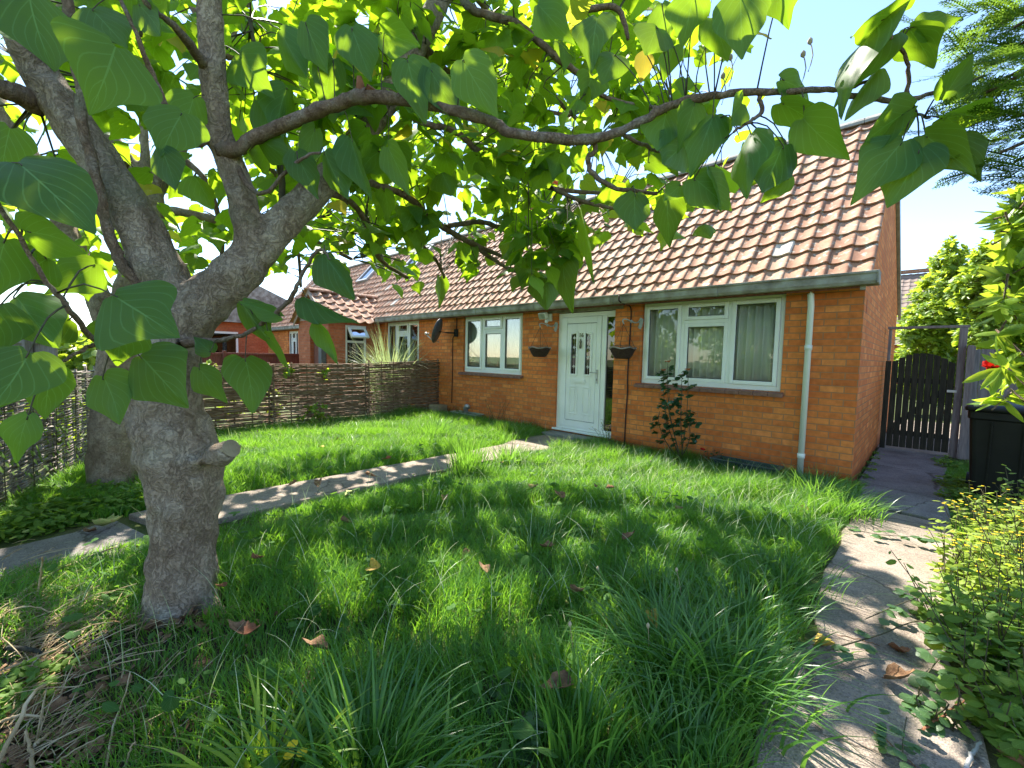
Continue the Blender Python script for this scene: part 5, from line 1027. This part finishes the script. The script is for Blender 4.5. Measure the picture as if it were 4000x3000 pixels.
tag(leaves('lawn_weeds',M['lawnweed'],OVAL+LANCE,P,np.stack([np.cos(a),np.sin(a),rng.normal(.1,.4,len(P))],1),rng.normal(0,.35,(len(P),3))+[0,0,1],rng.uniform(.03,.085,len(P)),None,W=1.4),'small broad-leaved weeds mixed into the lawn','weeds',kind='stuff')
lawn('verge_grass',sow(9000,.75,1.3,-1.2,3.0,lambda x,y:x>.82+.05*nz(x,y,7)),.04,.12,.005,'low weeds and grass along the side path by the bin',5)
# ---- clumps one can tell apart
def tuft(px,py,n,H,wd,lean,label,spread=.1,mat='tuft',name='grass_tuft',cat='grass tuft',grp='coarse grass clumps in the lawn',az=None):
    n=int(n*1.9); H*=1.12; wd*=1.15; c=gz(px,py); P=c+np.stack([rng.normal(0,spread,n),rng.normal(0,spread,n),np.full(n,-.02)],1)
    a=np.arctan2(P[:,1]-c[1],P[:,0]-c[0])+rng.normal(0,.5,n) if az is None else az+rng.normal(0,.6,n)
    o=blades(name,M[mat],P,rng.uniform(.6,1.1,n)*H,wd*rng.uniform(.7,1.2,n),rng.uniform(.3,1.1,n)*lean,seg=6,droop=.75,az=a,loc=c); return tag(o,label,cat,grp)
for q in [(790,1700,120,.40,.011,1.0,'big arching clump of broad blades at the bottom edge of the lawn',.11),
 (1440,1440,130,.36,.010,1.0,'broad-bladed clump in the shaded lawn just right of the curled brown leaf',.12),
 (1560,1500,150,.38,.010,1.1,'large clump spilling over the near edge of the right path',.13),
 (1420,1330,100,.28,.008,1.0,'broad-bladed clump behind the biggest clumps in mid lawn',.13),
 (1600,1340,120,.28,.008,1.0,'clump leaning over the right path edge in dappled shade',.13),
 (1690,1270,110,.26,.007,1.0,'clump at the right path edge near the sun and shade line',.13),
 (1150,1190,110,.24,.007,1.0,'bluish clump in mid lawn left of a yellow sunlit strip',.14),
 (1360,1180,90,.22,.007,1.0,'small clump in mid lawn in front of the rose bush',.12),
 (1010,1030,230,.50,.007,.38,'tall upright clump at the edge of the left path',.10),
 (1100,1003,160,.32,.007,.6,'clump growing on the door path nearest the doorstep',.10),
 (1160,1005,130,.28,.007,.7,'low clump between the door path and the sunny lawn',.10),
 (1760,1085,170,.40,.007,.9,'pale seeding clump at the foot of the white downpipe',.11),
 (1830,1110,150,.34,.007,1.0,'clump at the house corner overhanging the side path',.12),
 (930,950,190,.44,.007,.6,'tall dark clump in the sunny side lawn',.14),
 (1090,950,120,.24,.006,.9,'clump below the left window at the wall foot',.16),
 (1480,1640,90,.26,.009,.7,'clump at the bottom edge near the path corner',.14),
 (1250,1600,90,.30,.010,.5,'upright broad blades near the bottom centre of the lawn',.12)]: tuft(*q)
tuft(585,1700,26,.34,.016,.9,'pale sunlit strap leaves with yellow poppy at the bottom edge',.05,'laurel','strap_leaved_plant','plant',None)
# ornamental grass over the fence
c=np.array([-8.9,-.75,0]); n=700; P=c+np.stack([rng.normal(0,.12,n),rng.normal(0,.16,n),np.zeros(n)],1); 
o=blades('ornamental_grass',M['pampas'],P,rng.uniform(1.5,2.6,n),.019,rng.uniform(.1,.68,n),seg=12,droop=1.35,az=np.arctan2(P[:,1]-c[1],P[:,0]-c[0])+rng.normal(0,.8,n),loc=c); tag(o,'tall arching silver-green ornamental grass behind the wattle fence','plant')
# ---- low leafy weeds
def weeds(name,pts,n,Lr,h,mat,label,tm=OVAL,seed=0,kind='stuff',cat='weeds',W=1.2,flat=.6):
    r=np.random.default_rng(seed); P=[];T=[];Nn=[];L=[]
    pts=np.array(pts,float); tot=np.sum(pts[:,2]**2)
    for (x,y,R) in pts:
        for _ in range(int(n*R*R/tot)):
            a=r.uniform(0,6.28); q=R*r.random()**.6; z=h*r.random()**1.3*(1-.5*q/R); P.append((x+q*math.cos(a),y+q*math.sin(a),z)); b_=r.uniform(0,6.28)
            T.append((math.cos(b_),math.sin(b_),r.normal(.05,.35))); Nn.append((r.normal(0,1-flat),r.normal(0,1-flat),1)); L.append(r.uniform(*Lr))
    o=leaves(name,M[mat],tm,P,T,Nn,L,None,W=W); return tag(o,label,cat,kind=kind)
W2=lambda l:[(*gz(x,y)[:2],R) for x,y,R in l]
weeds('fence_weeds',W2([(40,1140,.35),(120,1115,.4),(200,1080,.35),(270,1090,.3),(60,1090,.4),(310,1085,.25)]),3800,(.03,.07),.16,'weed','low dark leafy weeds between the left path and the grey hurdle',seed=41)
weeds('ground_ivy',W2([(270,1245,.18),(240,1300,.16),(300,1230,.15),(60,1470,.14),(40,1520,.12)]),900,(.02,.045),.08,'weed','small dark creeping leaves left of the front tree trunk',seed=42)
weeds('path_edge_weeds',W2([(2050,1010,.14),(2060,1050,.2),(2080,1080,.2),(2040,1000,.12),(2110,1070,.25)]),900,(.03,.07),.14,'weed','low green weeds on the side path edge in front of the bin',seed=43)
weeds('wall_weeds',[(-.02+.06,-.3+i*.5,.10) for i in range(7)],420,(.02,.05),.06,'weed','scattered small weeds where the side wall meets the path',seed=44)
# fence ivy
rv=np.random.default_rng(9); P=[];T=[];Nn=[];L=[]
for _ in range(260):
    s=rv.random(); z=rv.random()**1.2*1.1; base=A+(Bq-A)*(.35+.55*s); P.append((base[0]+.03,base[1]+.06,z)); T.append((rv.normal(0,.5),.3,-.6)); Nn.append((.3,.95,.4)); L.append(rv.uniform(.03,.07))
iv=empty('ivy',(A[0]*.4+Bq[0]*.6,A[1]*.4+Bq[1]*.6+.06,0),'thin ivy climbing the grey wattle hurdle at far left','climber'); leaves('foliage',M['weed'],OVAL,P,T,Nn,L,iv,W=1.3)
b=MB()
for k in range(5): s=.4+k*.11; e=A+(Bq-A)*s; b.tube(spline([(e[0],e[1]+.05,-.02),(e[0]+.08,e[1]+.05,.4),(e[0]-.05,e[1]+.06,.8),(e[0]+.03,e[1]+.06,1.05)],10),.004,5)
b.build('stems',M['twig'],iv,smooth=True)
# ---- plants on the right edge: ragwort in flower, dark nettles, brambles over the path
def herb(name,base,n,hh,spread,mat,tm,Lr,label,flower=None,seed=0,nl=14,cat='plant',W=1.0,grp=None,fsize=.011,bend=.3):
    r=np.random.default_rng(seed); base=np.array([base[0],base[1],0.0]); root=empty(name,base,label,cat,grp); b=MB(); P=[];T=[];Nn=[];L=[];FP=[];FT=[];FN=[]
    for k in range(n):
        a=r.uniform(0,6.28); s0=base+np.array([math.cos(a),math.sin(a),0])*r.uniform(0,spread); H=hh*r.uniform(.6,1.08); top=s0+np.array([r.normal(0,bend)*H,r.normal(0,bend)*H,H])
        C=spline([s0,(s0*.6+top*.4)+r.normal(0,.02,3),top],9); b.tube(C,[.004*(1-.07*i) for i in range(9)],5)
        for i in range(nl):
            t=.12+.88*i/nl; q=C[min(8,int(t*8.9))]; g=r.uniform(0,6.28); o=np.array([math.cos(g),math.sin(g),r.normal(.05,.3)]); P.append(q+o*.01); T.append(o); Nn.append((r.normal(0,.35),r.normal(0,.35),1)); L.append(r.uniform(*Lr)*(1.15-.5*t))
        if flower and r.random()<.6:
            for h in range(r.integers(1,4)):
                q=top+np.array([r.normal(0,.035),r.normal(0,.035),r.normal(.01,.018)]); b.tube([C[-2],q],.0015,4,cap=False)
                for e in range(9): g=e*.7; FP.append(q); FT.append((math.cos(g),math.sin(g),.15)); FN.append((0,0,1))
    b.build('stems',M['twig'],root,smooth=True); leaves('foliage',M[mat],tm,P,T,Nn,L,root,W=W,rnd=r.random(len(P)))
    if FP: leaves('flowers',M[flower],OVAL,FP,FT,FN,fsize,root,W=1.5)
    return root
rg=[(2120,1330),(2190,1300),(2075,1250),(2150,1220),(2215,1240),(2120,1180),(2190,1160),(2240,1350)]
rl=['yellow-flowered weed nearest the camera on the right path edge','yellow-flowered weed at the right edge below the bin','yellow-flowered weed leaning furthest over the right path','yellow-flowered weed in the middle of the flowering bank','yellow-flowered weed cut by the right edge of the view','yellow-flowered weed just in front of the bin','tallest yellow-flowered weed against the black bin','yellow-flowered weed behind the dark nettles']
for i,((x,y),lb) in enumerate(zip(rg,rl)): herb('flowering_weed',gz(x+18,y),24,[.42,.5,.36,.45,.5,.42,.52,.5][i],.22,'ragwort',LANCE if i%2 else OVAL,(.035,.085),lb,'petal_y',50+i,18,grp='yellow-flowered weeds along the right path')
ng=[(2130,1450),(2205,1420),(2185,1560),(2230,1500),(2160,1630),(2060,1370)]
nlb=['dark green leafy weed on the right path edge below the yellow flowers','tall dark leafy weed at the right edge of the view','dark leafy weed in the lower right corner beside the path','dark leafy weed half cut off by the right edge','low leafy weed at the bottom right corner over dead leaves','small leafy weed spreading onto the right path']
for i,((x,y),lb) in enumerate(zip(ng,nlb)): herb('leafy_weed',gz(x+20,y),[20,22,18,20,12,15][i],[.42,.5,.36,.42,.2,.22][i],.18,'weed',OVAL+LANCE,(.04,.095),lb,None,70+i,15,W=1.3,grp='dark leafy weeds along the right path')
def runner(name,pts,rad,label,leafL,seed,every=3,mat='bramble',zz=.02,cat='bramble'):
    r=np.random.default_rng(seed); C=[gz(x,y)+[0,0,zz+h] for x,y,h in pts]; root=empty(name,C[0]*[1,1,0],label,cat,'brambles creeping over the right path'); S_=spline(C,36); b=MB(); b.tube(S_,np.linspace(rad,rad*.5,36),6); b.build('stem',M['twig'],root,smooth=True)
    P=[];T=[];Nn=[];L=[]
    for i in range(2,36,every):
        a=r.uniform(0,6.28); o=np.array([math.cos(a),math.sin(a),.25]); q=S_[i]+o*.05
        for dl in(-1.1,-.4,.4,1.1) if r.random()<.6 else(-.9,0,.9): g=a+dl; P.append(q); T.append((math.cos(g),math.sin(g),r.normal(-.05,.15))); Nn.append((r.normal(0,.2),r.normal(0,.2),1)); L.append(leafL*r.uniform(.7,1.1))
    leaves('foliage',M[mat],OVAL,P,T,Nn,L,root,W=1.5); return root
runner('bramble',[(1715,1450,.02),(1800,1430,.05),(1895,1405,.06),(1990,1380,.08),(2100,1400,.05)],.0045,'pale bramble stem lying across the middle of the right path',.055,81)
runner('bramble',[(1868,1345,.0),(1940,1335,.06),(2012,1322,.10),(2130,1290,.12)],.003,'thin bramble runner beyond the pale stem on the right path',.05,82)
runner('bramble',[(1840,1148,.0),(1900,1165,.02),(1960,1172,.03),(2020,1185,.05),(2090,1200,.06)],.003,'bramble runner crossing the sunny far part of the right path',.06,83)
runner('bramble',[(1990,1480,.0),(2050,1430,.06),(2110,1400,.08),(2180,1390,.1)],.003,'dense bramble runner at the path edge under the leafy weeds',.065,84,2)
runner('cleaver_weed',[(1950,1665,.0),(1948,1630,.03),(1955,1590,.06)],.003,'small upright green weed on the path at the bottom edge',.035,85,2,cat='weed')
# ---- rose bush
rs=empty('rose_bush',(-1.85,-.32,0),'tall sparse rose bush with faded orange blooms under the right window','shrub'); r=np.random.default_rng(12); b=MB(); P=[];T=[];Nn=[];L=[];FP=[];FT=[];FN=[]
canes=[(-2.12,-.42,1.30),(-2.05,-.45,1.42),(-1.86,-.40,1.24),(-1.78,-.42,1.32),(-1.98,-.5,.95),(-1.70,-.45,.8),(-2.15,-.42,.7)]
for (x,y,z) in canes:
    C=spline([(-1.85+r.normal(0,.03),-.32+r.normal(0,.02),0),(-1.85+(x+1.85)*.75,-.36,z*.4),(x+r.normal(0,.02),y,z*.75),(x,y,z)],18); b.tube(C,np.linspace(.008,.003,18),6)
    for i in range(5,17):
        if r.random()<.25: continue
        for q in range(r.integers(1,4)):
            a=r.uniform(0,6.28); o=np.array([math.cos(a),math.sin(a),r.normal(.1,.3)]); c=C[i]+o*r.uniform(.03,.10); b.tube([C[i],c],.0017,4,cap=False)
            for dl in(-1.2,-.5,0,.5,1.2)[:r.integers(3,6)]: g=a+dl; P.append(c); T.append((math.cos(g),math.sin(g),r.normal(-.1,.3))); Nn.append((r.normal(-.3,.4),r.normal(-.2,.4),1)); L.append(r.uniform(.05,.08))
    if z>1.2:
        for e in range(10): g=e*.63; FP.append(C[-1]); FT.append((math.cos(g),math.sin(g),.5-.08*e)); FN.append((-.2,-.3,1))
hv=unit(SD+unit(CAM-np.array([-1.9,-.4,.8])))
for i in range(len(Nn)):
    if r.random()<.13: Nn[i]=tuple(hv+r.normal(0,.12,3)); tt=np.array(T[i]); T[i]=tuple(tt-hv*(tt@hv))
b.build('canes',M['twig'],rs,smooth=True); leaves('foliage',M['rose'],OVAL,P,T,Nn,L,rs,W=1.5); leaves('blooms',M['petal_o'],OVAL,FP,FT,FN,.045,rs,W=1.6)
r2=herb('small_rose',(-1.42,-.28),8,.24,.10,'rose',OVAL,(.04,.06),'low rose with one red bloom left of the dark green trough',None,91,8,W=1.5,cat='shrub')
c=np.array([-1.55,-.36,.24]); Pq=[c]*14; ang=[k*.8 for k in range(14)]; leaves('bloom',M['petal_r'],OVAL,Pq,[(math.cos(a),math.sin(a),.2+.06*k) for k,a in enumerate(ang)],[(0,-.3,1)]*14,.034,r2,W=1.8)
herb('wall_flower_weed',(-3.02,-.30),12,.42,.09,'ragwort',LANCE,(.03,.06),'wispy yellow-flowered weed right of the doorstep','petal_y',92,9,cat='plant')
herb('fence_flower_weed',(-7.55,-1.15),7,.34,.16,'ragwort',LANCE,(.03,.06),'small orange-yellow flowers in the side lawn by the wattle','petal_y',93,6,cat='plant')
herb('wall_wisp',(-5.75,-.2),12,.5,.2,'ragwort',LANCE,(.02,.04),'wispy brownish weed under the left window near the wall','petal_o',94,7,cat='plant',fsize=.006)
herb('trough_weed',(-6.9,-.17),10,.34,.12,'weed',OVAL,(.03,.06),'leafy weed growing in the pale green trough',None,95,8,cat='plant')
pp=herb('yellow_poppy',gz(628,1690),4,.22,.03,'ragwort',LANCE,(.05,.08),'yellow poppy flowers at the bottom edge left of the big grass clump',None,96,4,cat='flower')
for (x,y) in((632,1610),(624,1634),(652,1628)):
    c=at(x,y,1.36); leaves('bloom',M['petal_y'],OVAL,[c]*7,[(math.cos(a*.9),math.sin(a*.9),.5) for a in range(7)],[(0,0,1)]*7,.017,pp,W=2.0)
# seed heads of plantain and grasses, one object each
shl=[(1075,1262,'single'),]
def seedhead(px,py,top,label):
    c=gz(px,py); root=empty('seed_stalk',c,label,'seed stalk','seed stalks above the grass'); tp=c+[rng.normal(0,.04),rng.normal(0,.04),top]; b=MB(); b.tube(spline([c,(c+tp)/2+[.01,.01,0],tp],6),.0016,4); b.build('stem',M['straw'],root,smooth=True); b=MB(); b.lathe(tp,[(.001,-.012),(.007,-.006),(.008,.006),(.001,.016)],6); b.build('head',M['seed'],root,smooth=True)
for q in [(1232,1500,.28,'plantain head beside the big clump right of the curled leaf'),(1390,1440,.24,'plantain head standing in front of the mid-lawn clump'),(1470,1330,.26,'plantain head behind the largest clump'),(1300,1290,.2,'plantain head in the shaded lawn left of the clumps'),(640,975,.38,'pale seed head nearest the wattle stake behind the stump'),(600,970,.36,'pale seed head against the dark wattle by the trunk'),(545,985,.33,'seed head low against the wattle near the stump'),(505,985,.3,'seed head nearest the sawn stub of the front tree'),(1420,1040,.24,'seed head by the red rose'),(1580,1060,.26,'seed head in front of the dark green trough')]: seedhead(*q)
# ---- fallen leaves, each a thing of its own
def fallen(px,py,L,mat,label,curl=1.5,z=.10):
    L*=1.05 if z>.1 else 1
    c=gz(px,py,z); v,f,uv=BIG[rng.integers(0,4)]; a=rng.uniform(0,6.28); v=v.copy(); v[:,2]=.34*curl*(np.abs(v[:,0])*1.4)**1.6+.25*curl*(v[:,1]-.4)**2+rng.normal(0,.012,len(v)); v[:,0]*=1-.25*curl
    Rm=np.array(Matrix.Rotation(a,3,'Z')@Matrix.Rotation(rng.normal(0,.35),3,'X')@Matrix.Rotation(rng.normal(0,.35),3,'Y')); V=(v*L)@Rm.T+c
    o=mesh_obj('fallen_leaf',V,[tuple(int(k) for k in q) for q in f],M[mat],None,True,loc=c); s=o.modifiers.new('thick','SOLIDIFY'); s.thickness=.0012; return tag(o,label,'leaf','fallen leaves on lawn and paths')
for q in [(525,1368,.10,'litter','crumpled brown leaf in dark grass right of the front trunk'),(552,1358,.10,'litter_red','russet leaf on the shaded lawn touching a brown one right of the trunk'),(700,1405,.11,'litter','tan leaf in the dark lawn left of the bottom clump'),(803,1226,.13,'litter_yel','yellow leaf in the shaded lawn'),(547,1208,.09,'litter_red','russet leaf near the lawn edge behind the front trunk'),(1050,1238,.10,'litter','tan leaf on the bright sunlit tuft of lawn'),(960,1073,.10,'litter','pale brown leaf on the lawn beside the left path corner'),(1148,1056,.13,'litter','brown curled leaf in the lawn before the front door'),(1215,1076,.12,'litter','brown leaf in the lawn right of the one before the door'),(1312,1056,.10,'litter_red','russet leaf in sunny grass before the rose bush'),(1175,1183,.12,'litter','dark brown leaf on the bluish mid-lawn clump'),(1237,1280,.11,'litter','brown leaf in the shaded lawn left of a seed head'),(1230,1480,.13,'litter','large curled brown leaf left of the big clump'),(737,1126,.11,'litter','tan leaf near the lawn edge of the left path'),(1350,1166,.10,'litter','brown leaf behind the small clump in front of the rose'),(1405,1325,.11,'litter_yel','yellow-tan leaf lying among the broad blades'),(690,1040,.14,'litter','brown leaf on the left path edge'),(790,1025,.13,'litter','dark leaf on the far edge of the left path'),(762,1064,.12,'litter_grn','yellow-green leaf on the left path'),(640,1042,.10,'litter','small dark leaf on the left path by the tree'),(735,952,.15,'litter','pale tan leaf in the sunny side lawn'),(690,968,.12,'litter_yel','yellow leaf in the sunny side lawn'),(843,990,.10,'litter_red','russet leaf in the side lawn near the path'),(610,930,.14,'litter_red','large russet leaf in the side lawn by the wattle'),(1085,1000,.08,'litter','brown leaf between the clumps on the door path'),(1740,1098,.09,'litter_yel','yellow leaf in grass near the downpipe foot'),(485,1268,.07,'litter_red','small orange leaf at the right foot of the front trunk'),(1012,1190,.08,'litter','small brown leaf in mid lawn left of the bluish clump'),(1460,1100,.08,'litter','brown leaf in the sunny grass before the rose bush foot'),(1290,1050,.08,'litter','tan leaf in sunny grass left of the russet one')]: fallen(*q)
for q in [(1798,1396,.13,'litter_yel','yellow leaf on the right path touching the pale bramble stem'),(1925,1470,.14,'litter','dark brown curled leaf on the right path'),(1952,1412,.12,'litter_red','orange-brown curled leaf beside the bramble on the right path'),(2070,1420,.14,'litter','brown leaf under the weeds at the right path edge'),(2085,1500,.10,'litter','brown leaf by the brown stick on the right path'),(2170,1640,.16,'litter','large crumpled brown leaf in the bottom right corner'),(2105,1560,.11,'litter_grn','grey-green leaf by the white stick on the right path'),(217,1138,.22,'litter_grn','large pale green leaf lying on the left path end'),(185,1150,.10,'litter','brown leaf beside the large pale green leaf'),(300,1185,.08,'litter','pale tan leaf on the path end behind the front trunk')]: fallen(*q,z=.015)
fallen(2110,878,.10,'litter_grn','pale leaf lying on the black bin lid',.6,1.05)
# ---- sticks and dry stems at lower left
def stick(pts,rad,mat,label,name='stick'):
    C=[gz(x,y,z) for x,y,z in pts]; b=MB(); S_=spline(C,14); S_=S_+rng.normal(0,.002,S_.shape); b.tube(S_,np.linspace(rad,rad*.6,14),7,wob=.08); o=b.build(name,M[mat],smooth=True,loc=C[0]); return tag(o,label,'stick','dry sticks and stems on the ground')
for q in [([(33,1293,.05),(87,1253,.06),(160,1215,.05),(248,1182,.05)],.009,'straw','long pale stick lying across the end of the left path'),([(-10,1660,.05),(30,1580,.09),(73,1496,.16),(97,1480,.2)],.008,'straw','pale dry stem rising from the bottom left corner'),([(70,1665,.03),(66,1620,.05),(55,1578,.08)],.007,'straw','short whitish stick at the bottom left edge'),([(232,1660,.02),(240,1583,.04),(270,1503,.06),(282,1450,.08)],.004,'straw','thin pale stalk in the dark lawn left of the bottom clump'),([(95,1665,.03),(160,1622,.04),(230,1585,.05)],.004,'straw','thin dry stalk lying at the bottom left'),([(18,1398,.04),(60,1402,.06),(92,1412,.05)],.012,'gatewood','short dark thick stick among the dead stems'),([(0,1450,.06),(127,1399,.06),(180,1364,.05)],.005,'straw','dry stalk lying below the dark stick'),([(82,1290,.02),(88,1240,.16),(92,1203,.3)],.006,'straw','upright dry flower stalk left of the front trunk'),([(268,1665,.02),(280,1625,.08),(293,1600,.12)],.004,'straw','short dry seed stalk near the bottom edge'),([(0,1330,.03),(60,1310,.08),(130,1330,.05)],.005,'straw','bent dry stalk in the straw heap'),([(0,1560,.05),(40,1545,.06),(100,1550,.04)],.006,'straw','dry stalk in the bare soil at far left'),([(105,1585,.03),(80,1605,.05),(75,1612,.05)],.006,'straw','short forked stub in the bare soil')]: stick(*q)
for q in [([(1992,1577,.01),(2045,1540,.03),(2099,1503,.05)],.005,'litter_red','thin red-brown stick on the right path'),([(2086,1662,.01),(2100,1630,.02),(2117,1603,.03)],.008,'metal','whitish stick at the bottom right path edge'),([(1880,1575,.01),(1920,1605,.015),(1985,1665,.01)],.003,'litter','long thin stalk on the path at the bottom edge'),([(1810,1372,.01),(1870,1385,.02),(1900,1395,.02)],.003,'litter','thin dark twig on the right path above the pale bramble')]: stick(*q)
# straw and leaf litter under the dead stems (nobody could count it)
b=MB(); r=np.random.default_rng(77)
for _ in range(520):
    x=abs(r.normal(0,110))-10 if r.random()<.75 else r.uniform(0,420); y=r.normal(1330,60) if r.random()<.6 else r.uniform(1280,1660); c=gz(x,y,r.uniform(0,.05)); a=r.normal(2.3,.7); l=r.uniform(.05,.28); d=np.array([math.cos(a),math.sin(a),r.normal(0,.12)])
    b.tube(spline([c,c+d*l/2+[0,0,.01],c+d*l],4),r.uniform(.001,.0028),4,cap=False)
tag(b.build('straw_litter',M['straw'],smooth=True),'tangle of dry straw and stems on the bare soil','straw',kind='stuff')
P=[];T=[];Nn=[];L=[]
for _ in range(420):
    if r.random()<.7: c=gz(abs(r.normal(0,150)),r.uniform(1270,1660),.01)
    else: c=gz(394+r.normal(0,90),1320+abs(r.normal(0,25)),.01)
    a=r.uniform(0,6.28); P.append(c); T.append((math.cos(a),math.sin(a),r.normal(0,.3))); Nn.append((r.normal(0,.6),r.normal(0,.6),1)); L.append(r.uniform(.02,.07))
tag(leaves('leaf_litter',M['litter'],OVAL,P,T,Nn,L,W=1.6),'crumbled brown leaf litter around the front tree','leaf litter',kind='stuff')
# ---- low lobed weeds in the lawn
for (x,y,lb) in((1180,1265,'small lobed weed in the mid lawn'),(1070,1500,'grey-green lobed weed in the dark lawn right of the bottom clump'),(1150,1600,'lobed weed near the bottom edge in deep shade'),(2010,1560,'small weed on the right path edge')): herb('rosette_weed',gz(x,y),7,.10,.06,'bramble',OVAL,(.05,.08),lb,None,int(x),4,W=1.5,cat='weed')
bpy.context.view_layer.update()
